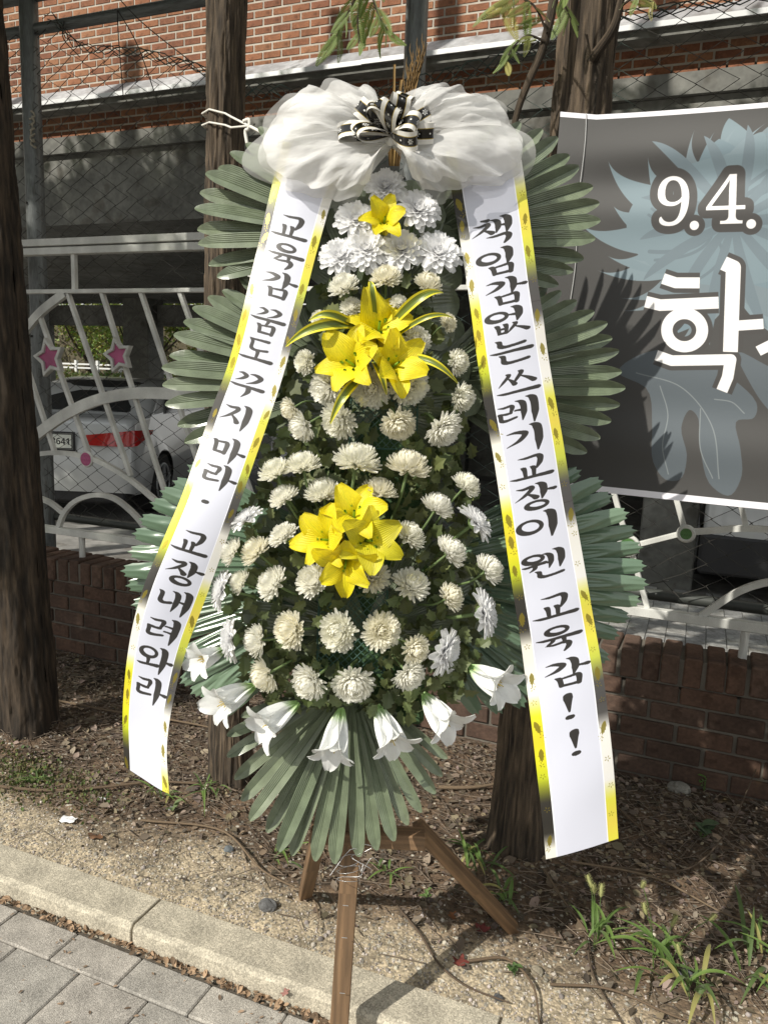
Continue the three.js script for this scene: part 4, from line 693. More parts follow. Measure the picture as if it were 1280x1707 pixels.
const stamenG = (() => { const L = []; for (let i = 0; i < 6; i++) { const a = i * 1.05 + 0.3; L.push(tube(curve([V(0, 0, 0.1), V(Math.cos(a) * 0.06, Math.sin(a) * 0.06, 0.35), V(Math.cos(a) * 0.14, Math.sin(a) * 0.14, 0.58)], 8), (t) => 0.012 + 0.008 * (t > 0.9), 5)); } L.push(tube([V(0, 0, 0.1), V(0.01, 0.01, 0.66)], 0.018, 6)); return merge(L); })();
function lily(name, geos, mat, p, dir, size, seed, st) {
  const g = group(name, wreath), r = rng(seed);
  g.position.copy(p); g.quaternion.setFromUnitVectors(V(0, 0, 1), dir.clone().normalize()); g.rotateZ(r() * 6.28); g.scale.setScalar(size);
  for (let i = 0; i < 6; i++) { const m = mesh('petal', geos[i % 2 ? 1 : r() < 0.4 ? 2 : 0], mat, g); m.rotation.z = i * Math.PI / 3 + (r() - 0.5) * 0.16; m.position.z = i % 2 ? 0 : 0.015; const s = 0.93 + 0.14 * r(); m.scale.set(s, s, s); }
  const sm = mesh('stamen', stamenG, st, g); if (st === antherM) sm.scale.set(0.45, 0.45, 1.15);
}
[[0.038, 1.871, 0.12, 0.05, 0.25, 0.073], [0.035, 1.65, 0.12, 0.05, 0.5, 0.10], [-0.012, 1.575, 0.14, -0.45, 0.2, 0.10], [0.067, 1.573, 0.145, 0.4, 0.15, 0.098], [0.0, 1.268, 0.16, 0.0, 0.6, 0.10], [-0.05, 1.217, 0.165, -0.5, 0.15, 0.102], [0.03, 1.221, 0.185, 0.3, 0.1, 0.104], [-0.012, 1.178, 0.18, -0.05, -0.5, 0.10]]
  .forEach(([x, y, z, dx, dy, s], i) => lily('yellow_lily', yG, i === 6 ? yM2 : yM, V(x, y, z).addScaledVector(V(dx, dy, 1).normalize(), -s * 0.62), V(dx, dy, 1), s * (i && i < 4 ? 1.42 : 1.32), 70 + i * 3, stamenM));
[[-0.272, 0.963, -0.306, 0.955], [-0.204, 0.887, -0.256, 0.866], [-0.109, 0.854, -0.168, 0.822], [-0.015, 0.845, -0.024, 0.775], [0.063, 0.854, 0.097, 0.8], [0.161, 0.884, 0.204, 0.845], [0.256, 0.947, 0.307, 0.93]]
  .forEach(([a, b, c, d], i) => lily('white_lily', wG, wM, V(a, b, 0.075), V(c - a, d - b, 0.055), i ? 0.13 : 0.105, 170 + i * 5, antherM));

// variegated leaves among the lilies
const vgT = dataTex(64, 64, (u, v) => { const q = Math.abs(u * 2 - 1), s = fbm(u * 1.0, v * 0.15, 12, 3, 301), y = sstep(0.5, 0.66, q + 0.9 * (s - 0.5)) ; return [lerp(0.44, 0.90, y), lerp(0.50, 0.85, y), lerp(0.22, 0.22, y)].map((c) => c * (0.92 + 0.14 * s)); });
const vgM = phys({ map: vgT, roughness: 0.4, side: THREE.DoubleSide, transmission: 0.12, thickness: 0 });
for (const [ax, ay, bx, by, w] of [[0.011, 1.662, -0.15, 1.628, 0.016], [-0.003, 1.656, -0.105, 1.672, 0.013], [0.032, 1.651, 0.014, 1.755, 0.012], [0.047, 1.651, 0.162, 1.745, 0.015], [0.057, 1.633, 0.185, 1.694, 0.008], [0.073, 1.603, 0.2, 1.562, 0.011], [0.007, 1.558, -0.055, 1.468, 0.014], [0.027, 1.589, 0.057, 1.525, 0.011]]) {
  const d = V(bx - ax, by - ay, 0), L = d.length(), e = V(-d.y, d.x, 0).normalize();
  mesh('variegated_leaf', sheet(6, 16, (s, t) => { const q = s * 2 - 1, ww = w * Math.pow(Math.sin(Math.PI * (0.12 + 0.86 * t)), 0.7), p = V(ax, ay, 0.1).addScaledVector(d, t).addScaledVector(e, q * ww * 0.72); p.z += 0.075 * Math.sin(t * 2.3) + Math.abs(q) * ww * 0.35; p.y -= 0.022 * t ** 4 * (L / 0.15) - 0.004 * Math.sin(t * 3.1); return p; }, (s, t) => [s, t]), vgM, wreath);
}
// chrysanthemum foliage
const mumLeaf = (() => { const out = [], lob = [[0, 0.0], [0.16, 0.12], [0.30, 0.20], [0.24, 0.33], [0.44, 0.46], [0.30, 0.55], [0.40, 0.76], [0.2, 0.78], [0, 1]]; const pos = [], idx = []; for (const s of [1, -1]) { const o = pos.length / 3; lob.forEach(([x, y]) => pos.push(s * x, y, 0.25 * x - 0.35 * y * y)); pos.push(0, 0.35, -0.04, 0, 0.68, -0.16); const m1 = o + lob.length, m2 = m1 + 1; for (let i = 0; i < lob.length - 1; i++) { const mid = i < 4 ? m1 : m2; s > 0 ? idx.push(mid, o + i, o + i + 1) : idx.push(mid, o + i + 1, o + i); if (i === 4) s > 0 ? idx.push(m1, o + 4, m2) : idx.push(m1, m2, o + 4); } } const g = new THREE.BufferGeometry(); g.setAttribute('position', new THREE.Float32BufferAttribute(pos, 3)); g.setIndex(idx); g.computeVertexNormals(); g.setAttribute('uv', new THREE.Float32BufferAttribute(new Float32Array(pos.length / 3 * 2), 2)); return g; })();
const folM = phys({ color: C(0.12, 0.145, 0.055), roughness: 0.55, side: THREE.DoubleSide, transmission: 0.15, thickness: 0 });
{
  const list = [], r = rng(303), gap = (x, y) => (x > -0.06 && x < 0.065 && y > 0.925 && y < 1.085) || (x > -0.005 && x < 0.115 && y > 1.42 && y < 1.5);
  const half = (y) => y < 0.85 ? 0.12 : y < 1.05 ? lerp(0.2, 0.30, (y - 0.85) / 0.2) : y < 1.3 ? lerp(0.30, 0.25, (y - 1.05) / 0.25) : y < 1.65 ? lerp(0.25, 0.17, (y - 1.3) / 0.35) : y < 1.85 ? 0.13 : 0.1;
  for (let i = 0; i < 1500; i++) {
    const y = 0.84 + Math.pow(r(), 1.15) * 0.95, x = 0.02 + (r() * 2 - 1) * half(y); if (gap(x, y) && r() < 0.93) continue;
    if (y > 1.46 && r() < 0.55) continue;
    const s = 0.022 + 0.022 * r();
    list.push([mat4(V(x, y, 0.012 + 0.075 * r()), new THREE.Euler((r() - 0.35) * 1.8, (r() - 0.5) * 2.0, r() * 6.28), V(s, s, s)), ((q) => C(q * (0.88 + 0.18 * r()), q, q * (0.8 + 0.3 * r())))(0.6 + 0.8 * r())]);
  }
  instances('foliage', mumLeaf, folM, list, wreath);
}
// plastic net that carries the stems
{
  const netM = std({ color: C(0.06, 0.13, 0.105), roughness: 0.5 });
  for (const [x0, y0, x1, y1] of [[-0.075, 0.915, 0.075, 1.10], [-0.02, 1.41, 0.125, 1.52]]) {
    const L = [], st = 0.0125;
    for (const s of [1, -1]) for (let c = -40; c < 40; c++) { const k = c * st * 1.414; const p = []; for (const x of [x0, x1]) { const y = s * (x - x0) + y0 + k; p.push([x, y]); } let [a, b] = p; const cl = ([x, y], [X, Y], lo) => { if (y < y0) { const t = (y0 - y) / (Y - y); return [lerp(x, X, t), y0]; } if (y > y1) { const t = (y1 - y) / (Y - y); return [lerp(x, X, t), y1]; } return [x, y]; }; if (Math.max(a[1], b[1]) <= y0 || Math.min(a[1], b[1]) >= y1) continue; const A = cl(a, b), B = cl(b, a); if (Math.hypot(A[0] - B[0], A[1] - B[1]) < 0.004) continue; L.push(bar(V(A[0], A[1], 0.03 + s * 0.0006), V(B[0], B[1], 0.03 + s * 0.0006), 0.0017, 0.0012, 0.0003)); }
    tag(mesh('stem_net', merge(L), netM, wreath), null, null, null, 'stuff');
    mesh('net_frame', merge([bar(V(x0, y0, 0.03), V(x0, y1, 0.03), 0.004, 0.004), bar(V(x1, y0, 0.03), V(x1, y1, 0.03), 0.004, 0.004), bar(V(x0, y0, 0.03), V(x1, y0, 0.03), 0.004, 0.004)]), netM, wreath);
  }
  mesh('foam_block', cbox(0.30, 0.75, 0.03, 0.01).translate(0.02, 1.16, -0.028), std({ color: C(0.10, 0.19, 0.08), roughness: 1, map: rep(speckT, 6) }), wreath);
}
// dry palm stalks above the bow
{
  const dryM = [[0.34, 0.22, 0.07], [0.26, 0.16, 0.05], [0.42, 0.29, 0.10]].map((c) => std({ color: C(...c), roughness: 0.8, map: rep(woodT, 3, 2) })), r = rng(88);
  for (const [x, y, l, b] of [[0.046, 2.247, 0.005, 0], [0.116, 2.296, 0.009, 1], [0.104, 2.285, 0.009, 1], [0.088, 2.272, 0.009, 1], [0.062, 2.215, 0.006, 0], [0.056, 2.19, 0.007, 0], [0.032, 2.175, 0.005, 0], [0.11, 2.262, 0.008, 1], [0.024, 2.15, 0.005, 0], [0.08, 2.23, 0.007, 1]]) {
    const a = V(0.05 + (x - 0.05) * 0.2, 2.03, 0.0), m = V(lerp(a.x, x, 0.35), lerp(a.y, y, 0.55), 0.008), e = V(x, y, 0.0);
    mesh('dried_stalk', sheet(4, 14, (s, t) => { const c = new THREE.QuadraticBezierCurve3(a, m, e).getPoint(t), q = s * 2 - 1, w = l * 0.5 * (b ? Math.sin(Math.PI * (0.12 + 0.84 * t)) : 1); c.x += q * w; c.z += Math.abs(q) * w * 0.8 + 0.004 * r() * 0; return c; }, (s, t) => [s * 0.05, t]), new THREE.MeshStandardMaterial({ color: dryM[(r() * 3) | 0].color, roughness: 0.8, map: rep(woodT, 3, 2), side: THREE.DoubleSide }), wreath);
    if (b) for (let k = 0; k < 9; k++) { const t = 0.45 + k * 0.06, p = V(lerp(a.x, x, t * t), lerp(a.y, y, t), 0.006), s = k % 2 ? 1 : -1; mesh('dried_stalk', tube([p, p.clone().add(V(s * 0.006, 0.02, 0.004)), p.clone().add(V(s * 0.005, 0.034, 0.003))], (q) => 0.0016 * (1 - q * 0.8), 4), dryM[1], wreath); }
  }
}
// ---------- printed ribbons ----------
function ribbonMaps(seed, text) {
  const W = 512, H = 2048, c = document.createElement('canvas'), m = document.createElement('canvas'); c.width = m.width = W; c.height = m.height = H;
  const x = c.getContext('2d'), y = m.getContext('2d'), r = rng(seed);
  x.fillStyle = '#cdcfdc'; x.fillRect(0, 0, W, H);
  y.fillStyle = 'rgb(0,110,0)'; y.fillRect(0, 0, W, H);              // green: roughness, blue: metalness
  const bw = 72;                                                       // dyed border on both edges
  const stops = [[0, '#26231e'], [0.05, '#2b2822'], [0.13, '#e2dfd4'], [0.38, '#e4e1d8'], [0.48, '#d3cf22'], [0.60, '#dcc428'], [0.68, '#d8cf20'], [0.78, '#b4bd1e'], [0.9, '#2b2822'], [1, '#26231e']];
  for (const s of [0, 1]) {
    const per = 585, off = s ? seed * 97 % 585 : (seed * 97 + 300) % 585, x0 = s ? W - bw : 0;
    for (let k = -1; k < 5; k++) { const y0 = k * per + off - 300, g = x.createLinearGradient(0, y0, 0, y0 + per); stops.forEach(([a, q]) => g.addColorStop(a, q)); x.fillStyle = g; x.fillRect(x0, y0, bw, per + 1); }
    // stamped foil leaves, dots and stars
    for (let yy = 20; yy < H; yy += 58 + 44 * r()) {
      const cx = x0 + bw / 2 + (r() - 0.5) * 14, fl = r() < 0.5 ? 1 : -1, rot = (r() - 0.5) * 0.7, z = 0.7 + 0.3 * r(), dots = 3 + r() * 4;
      for (const q of [x, y]) {
        q.globalAlpha = 0.8; q.fillStyle = q === x ? '#8f7f2e' : 'rgb(0,85,190)'; q.save(); q.translate(cx, yy); q.scale(fl * z * 4.0, z * 1.5); q.rotate(rot);
        if (z < 0.78) { for (let d = 0; d < 5; d++) { q.beginPath(); q.ellipse(Math.cos(d * 1.257) * 5, -4 + Math.sin(d * 1.257) * 5, 2.6, 0.9, d * 1.257, 0, 6.3); q.fill(); } q.restore(); continue; }
        q.beginPath(); q.moveTo(0, -15); q.bezierCurveTo(7, -9, 6, 3, -1, 14); q.lineTo(-2.5, 9); q.lineTo(-4, 9.5); q.lineTo(-3.6, 4); q.lineTo(-5.4, 3.6); q.lineTo(-4, -2); q.lineTo(-5, -4); q.bezierCurveTo(-4, -9, -2, -12, 0, -15); q.fill();
        q.lineWidth = 1; q.strokeStyle = q.fillStyle; q.beginPath(); q.arc(9, 6, 7, 2.2, 4.4); q.stroke();
        for (let d = 0; d < dots; d++) { const a = d * 1.3 + yy, l = 3 + 2.4 * (d % 2); q.beginPath(); q.ellipse(Math.cos(a) * l, 20 + Math.sin(a) * l, 1.7, 0.8, a, 0, 6.3); q.fill(); }
        q.restore();
      }
    }
    x.strokeStyle = '#cfd0dd'; x.lineWidth = 2; x.beginPath(); x.moveTo(s ? W - bw - 14 : bw + 14, 0); x.lineTo(s ? W - bw - 14 : bw + 14, H); x.stroke();
    x.fillStyle = '#f4f5fb'; x.fillRect(s ? W - bw - 7 : bw, 0, 7, H);
  }
  x.fillStyle = '#2b2825';
  const q = G(x);
  for (const [n, t, u, sw, sh] of text) { x.save(); x.translate(u * W, t * H); x.scale(sw / 100, sh / 100); x.translate(-50, -52); SYL[n](q); x.restore(); }
  const ct = new THREE.CanvasTexture(c), mt = new THREE.CanvasTexture(m); ct.colorSpace = THREE.SRGBColorSpace;
  return [ct, mt];
}
const L0 = 318, L1 = 84;
const leftText = [['gyo', 0.127, 0.46], ['yuk', 0.170, 0.50], ['gam', 0.2155, 0.50], ['kkum', 0.2725, 0.47], ['do', 0.318, 0.43], ['kku', 0.375, 0.44], ['ji', 0.425, 0.44], ['ma', 0.4786, 0.48], ['ra', 0.5214, 0.48], ['dot', 0.5643, 0.44], ['gyo', 0.6321, 0.46], ['jang', 0.6786, 0.51], ['nae', 0.725, 0.51], ['ryeo', 0.7714, 0.50], ['wa', 0.8179, 0.48], ['ra', 0.8643, 0.50]].map((a) => [...a, L0, L1]);
const rightText = [['chaek', 0.125, 0.46], ['im', 0.168, 0.46], ['gam', 0.2105, 0.51], ['eop', 0.252, 0.47], ['neun', 0.2935, 0.48], ['sseu', 0.340, 0.49], ['re', 0.3786, 0.43], ['gi', 0.418, 0.45], ['gyo', 0.461, 0.47], ['jang', 0.501, 0.47], ['i', 0.5415, 0.45], ['wen', 0.597, 0.44], ['gyo', 0.660, 0.49], ['yuk', 0.7036, 0.49], ['gam', 0.752, 0.52], ['bang', 0.801, 0.50], ['bang', 0.852, 0.53]].map((a) => [...a, 312, 78]);
function ribbon(name, label, rows, text, seed, wave) {
  const A = new THREE.CatmullRomCurve3(rows.map((q) => V(q[0], q[1], q[4]))), B = new THREE.CatmullRomCurve3(rows.map((q) => V(q[2], q[3], q[4])));
  const g = sheet(14, 90, (s, t) => {
    const a = A.getPoint(t), b = B.getPoint(t), p = a.lerp(b, s), q = s * 2 - 1;
    p.z += wave(s, t) + 0.006 * (1 - q * q) + 0.006 * (fb(t * 7 + seed * 3, s * 1.2, 3, 81) - 0.5) + 0.0025 * Math.sin(t * 46 + s * 3 + seed) * sstep(0.55, 0.75, fb(t * 5 + seed, 1.5, 2, 83));
    return p;
  }, (s, t) => [s, 1 - t]);
  const [ct, mt] = ribbonMaps(seed, text);
  const o = place(mesh(name, g, phys({ map: ct, roughnessMap: mt, metalnessMap: mt, roughness: 1, metalness: 1, side: THREE.DoubleSide, sheen: 0.15, sheenRoughness: 0.4, bumpMap: rep(grainB, 3, 10), bumpScale: 0.00012 })));
  tag(o, label, 'ribbon', 'printed ribbons hanging on the wreath');
  return o;
}
ribbon('printed_ribbon', 'long white ribbon curving down on the star fence side, lettering with one dot', [[-0.184, 2.054, -0.047, 2.016, 0.05], [-0.204, 1.955, -0.077, 1.919, 0.061], [-0.221, 1.856, -0.099, 1.821, 0.071], [-0.239, 1.759, -0.119, 1.723, 0.081], [-0.259, 1.662, -0.141, 1.627, 0.089], [-0.283, 1.568, -0.165, 1.532, 0.096], [-0.314, 1.477, -0.193, 1.438, 0.103], [-0.341, 1.383, -0.222, 1.345, 0.11], [-0.368, 1.288, -0.251, 1.253, 0.117], [-0.399, 1.197, -0.281, 1.16, 0.124], [-0.429, 1.107, -0.31, 1.068, 0.132], [-0.449, 1.015, -0.338, 0.978, 0.141], [-0.459, 0.921, -0.355, 0.884, 0.151], [-0.461, 0.827, -0.361, 0.79, 0.16], [-0.454, 0.733, -0.348, 0.697, 0.17]], leftText, 3,
  (s, t) => 0.016 * Math.sin(t * 7.2 + 0.6) * sstep(0.05, 0.3, t) + 0.012 * Math.sin(t * 11 + s * 2.2) * t + 0.03 * (s - 0.5) * Math.sin(t * 5.2) + 0.05 * sstep(0.62, 0.95, t) * (s - 0.5));
ribbon('printed_ribbon', 'long white ribbon beside the dark banner, brush lettering ending in two exclamation marks', [[0.162, 2.042, 0.313, 2.079, 0.05], [0.182, 1.934, 0.331, 1.972, 0.061], [0.204, 1.827, 0.348, 1.864, 0.071], [0.224, 1.721, 0.365, 1.757, 0.081], [0.242, 1.615, 0.384, 1.652, 0.087], [0.262, 1.51, 0.406, 1.549, 0.093], [0.285, 1.405, 0.43, 1.445, 0.098], [0.305, 1.3, 0.452, 1.341, 0.104], [0.323, 1.195, 0.475, 1.238, 0.11], [0.343, 1.09, 0.497, 1.134, 0.115], [0.363, 0.986, 0.518, 1.031, 0.121], [0.38, 0.881, 0.536, 0.927, 0.129], [0.395, 0.777, 0.55, 0.823, 0.136], [0.41, 0.673, 0.563, 0.719, 0.143], [0.424, 0.569, 0.574, 0.616, 0.15]], rightText, 8,
  (s, t) => 0.007 * Math.sin(t * 6 + 1) + 0.007 * Math.exp(-((t - 0.26) ** 2) / 0.0012) * s + 0.01 * (s - 0.5) * Math.sin(t * 8) + 0.012 * Math.sin(t * 9 + s * 1.4) * sstep(0.7, 1, t));

// ---------- white organza bow and the dotted loop bow on its knot ----------
const tulT = dataTex(256, 256, (u, v) => { const f = Math.abs(Math.sin(u * 256 * 0.9)) * 0.03 + Math.abs(Math.sin(v * 256 * 0.9)) * 0.03, a = fbm(u, v, 12, 4, 401); return [0.95 + 0.08 * a - f]; });
const tulB = dataTex(256, 256, (u, v) => [Math.abs(fbm(u, v, 5, 4, 411) - 0.5) * 2], false);
const tulM = (op) => phys({ color: C(0.98, 0.975, 0.96), map: rep(tulT, 3), roughness: 0.85, transmission: 0.3, thickness: 0, side: THREE.DoubleSide, transparent: true, opacity: op, bumpMap: rep(tulB, 1.6), bumpScale: 0.0035 });
const bow = place(group('organza_bow')); tag(bow, 'large sheer white organza bow tied across the top of the wreath', 'bow');
{
  const knot = V(0.048, 2.035, 0.085), tm = [tulM(0.38), tulM(0.55), tulM(0.67)];
  const interp = (k, a) => { for (let i = 1; i < k.length; i++) if ((a - k[i - 1][0]) * (a - k[i][0]) <= 0) { const t = (a - k[i - 1][0]) / (k[i][0] - k[i - 1][0]), s = t * t * (3 - 2 * t); return lerp(k[i - 1][1], k[i][1], s); } return k[k.length - 1][1]; };
  const wing = (keys, a0, a1, scale, z0, bulge, pleats, ph, m, scal) => mesh('organza_layer', sheet(120, 40, (s, t) => {
    const a = lerp(a0, a1, s), rr_ = interp(keys, a) * scale * (1 + scal * Math.abs(Math.sin(s * 17 + ph)) * t * t - scal * 0.5), ad = a * D2R + 0.10 * (1 - t) * Math.sin(s * pleats * 2 + ph);
    const fold = Math.sin(s * pleats * 1.7 + ph + 0.8 * Math.sin(t * 2.2 + ph)), near = Math.exp(-(((t - 0.26) / 0.24) ** 2)), n2 = fb(s * 4 + ph, t * 2.2, 3, 71) - 0.5;
    const p = V(knot.x + Math.cos(ad) * rr_ * t, knot.y + Math.sin(ad) * rr_ * t, knot.z + z0 * t + bulge * Math.sin(Math.PI * t * 0.9) + 0.012 * near * fold + 0.014 * Math.sin(s * 5.5 + ph) * t + 0.006 * Math.sin(s * 33 + ph) * t * t * t + 0.05 * n2 * t);
    return p;
  }, (s, t) => [s * 1.2, t * 0.4]), m, bow);
  const KL = [[100, 0.07], [122, 0.14], [140, 0.185], [158, 0.235], [174, 0.285], [188, 0.30], [200, 0.262], [212, 0.215], [224, 0.175], [240, 0.14], [252, 0.09]];
  const KR = [[82, 0.09], [62, 0.14], [49, 0.162], [34, 0.205], [20, 0.25], [6, 0.285], [-6, 0.295], [-15, 0.255], [-26, 0.19], [-38, 0.15], [-55, 0.125], [-70, 0.07]];
  wing(KL, 102, 236, 1.0, -0.02, 0.01, 11, 0.3, tm[0], 0.11); wing(KL, 112, 240, 0.92, 0.0, 0.04, 9, 1.7, tm[1], 0.05); wing(KL, 152, 246, 0.88, 0.03, 0.065, 7, 2.9, tm[2], 0.05); wing(KL, 128, 186, 0.76, 0.03, 0.06, 6, 4.1, tm[1], 0.04);
  wing(KR, 80, -50, 1.0, -0.02, 0.01, 11, 0.9, tm[0], 0.11); wing(KR, 76, -55, 0.94, 0.0, 0.04, 9, 2.2, tm[1], 0.05); wing(KR, 26, -62, 0.9, 0.03, 0.065, 7, 3.3, tm[2], 0.05); wing(KR, 62, 8, 0.8, 0.03, 0.06, 6, 5.1, tm[1], 0.04);
}
const loopBow = place(group('loop_bow')); tag(loopBow, 'small pull bow of black and silver ribbon loops with white flower dots', 'bow');
{
  const c = document.createElement('canvas'); c.width = 512; c.height = 128; const x = c.getContext('2d'), r = rng(61);
  x.fillStyle = '#e8e6e0'; x.fillRect(0, 0, 512, 128); x.fillStyle = '#0f0e0d'; x.fillRect(0, 34, 512, 60); x.fillStyle = '#b59a3c'; x.fillRect(0, 31, 512, 4); x.fillRect(0, 94, 512, 4);
  x.fillStyle = '#f2f2ee'; for (let k = 0; k < 7; k++) { const cx = 36 + k * 73; if (k % 2) for (let d = 0; d < 6; d++) { x.beginPath(); x.ellipse(cx + Math.cos(d * 1.047) * 13, 64 + Math.sin(d * 1.047) * 13, 5.5, 4, d * 1.047, 0, 6.3); x.fill(); } x.beginPath(); x.arc(cx, 64, k % 2 ? 4 : 6, 0, 6.3); x.fill(); }
  const t = new THREE.CanvasTexture(c); t.colorSpace = THREE.SRGBColorSpace; t.wrapS = THREE.RepeatWrapping;
  const lm = phys({ map: t, roughness: 0.22, side: THREE.DoubleSide, clearcoat: 0.6, clearcoatRoughness: 0.15 });
  const K = V(0.045, 2.04, 0.14);
  // each loop leaves the knot, turns over and comes back
  const loops = [[-0.105, -0.012, 0.02, 0.2], [-0.07, -0.02, 0.05, 0.5], [-0.068, 0.045, 0.02, -0.5], [-0.03, 0.04, 0.045, 0.1], [0.0, 0.022, 0.07, -0.6], [0.03, 0.072, 0.012, -0.5], [0.075, 0.04, 0.02, 0.2], [0.05, 0.0, 0.055, -0.5], [0.05, -0.035, 0.05, 0.9], [0.085, -0.01, 0.03, 0.4], [-0.045, 0.03, 0.05, 0.8], [0.02, 0.045, 0.06, 0.3]];
  loops.forEach(([dx, dy, dz, roll], i) => {
    const d = V(dx, dy, dz), L = d.length(), u = d.clone().normalize(), side = V(-u.y, u.x, 0.15).normalize().applyAxisAngle(u, roll), nrm = u.clone().cross(side).normalize();
    const geo = sheet(4, 26, (s, q) => {
      const a = q * 2 * Math.PI, px = L * 0.5 * (1 - Math.cos(a)), h = 0.019 * Math.sin(a) * (0.35 + 0.65 * (px / L)), w = (s - 0.5) * 0.038 * (0.55 + 0.45 * Math.min(1, px / L * 1.6));
      return K.clone().addScaledVector(u, px).addScaledVector(nrm, h).addScaledVector(side, w);
    }, (s, q) => [q * 1.1 + i * 0.13, s]);
    mesh('ribbon_loop', geo, lm, loopBow);
  });
  mesh('knot', new THREE.SphereGeometry(0.011, 12, 8).translate(K.x, K.y - 0.012, K.z - 0.005), std({ color: C(0.7, 0.7, 0.68), roughness: 0.4 }), loopBow);
}
// cord from the slim trunk to the top of the wreath
{
  const cm = std({ color: C(0.72, 0.70, 0.64), roughness: 0.9 }), w = (x, y, z) => V(x, y, z).applyMatrix4(WM), k = V(-1.262, 2.243, -2.0), end = w(-0.15, 2.09, -0.025);
  const around = (y, dy) => { const p = []; for (let i = 0; i <= 20; i++) { const a = Math.PI * (0.35 - 1.5 * i / 20) - 2.2; p.push(V(-1.514 + Math.cos(a) * 0.075, y + dy * i / 20, -2.262 + Math.sin(a) * 0.075)); } return p; };
  const cg = group('white_twine'); tag(cg, 'thin white cord looped round the slim trunk and tied to the wreath top', 'cord');
  const loopPts = []; for (let i = 0; i <= 26; i++) { const a = (150 - i / 26 * 300 + 180 - 68) * D2R; loopPts.push(V(-1.512 + Math.cos(a) * 0.074, 2.36 - 0.03 * (i / 26), -2.26 - Math.sin(a) * 0.074)); }
  mesh('cord_loop', tube([k, V(-1.40, 2.285, -2.12), V(-1.468, 2.318, -2.19), V(-1.525, 2.33, -2.187), V(-1.575, 2.335, -2.22), V(-1.592, 2.34, -2.28), V(-1.55, 2.35, -2.34), V(-1.49, 2.355, -2.34)], 0.0032, 6), cm, cg);
  mesh('cord_loop', tube([k, V(-1.40, 2.315, -2.12), V(-1.468, 2.352, -2.19), V(-1.525, 2.368, -2.187), V(-1.575, 2.37, -2.22), V(-1.592, 2.37, -2.28), V(-1.55, 2.365, -2.34), V(-1.49, 2.36, -2.34), V(-1.43, 2.35, -2.30)], 0.0032, 6), cm, cg);
  mesh('strand', tube(curve([k, k.clone().lerp(end, 0.5).add(V(0, -0.012, 0)), end], 14), 0.0045, 6), cm, cg);
  mesh('knot', tube(curve([k.clone().add(V(-0.012, 0.01, 0.01)), k.clone().add(V(0.008, 0.012, 0.012)), k.clone().add(V(0.006, -0.012, 0.012)), k.clone().add(V(-0.006, -0.014, 0.008)), k.clone().add(V(0.002, -0.05, 0.012))], 16), 0.005, 6), cm, cg);
}

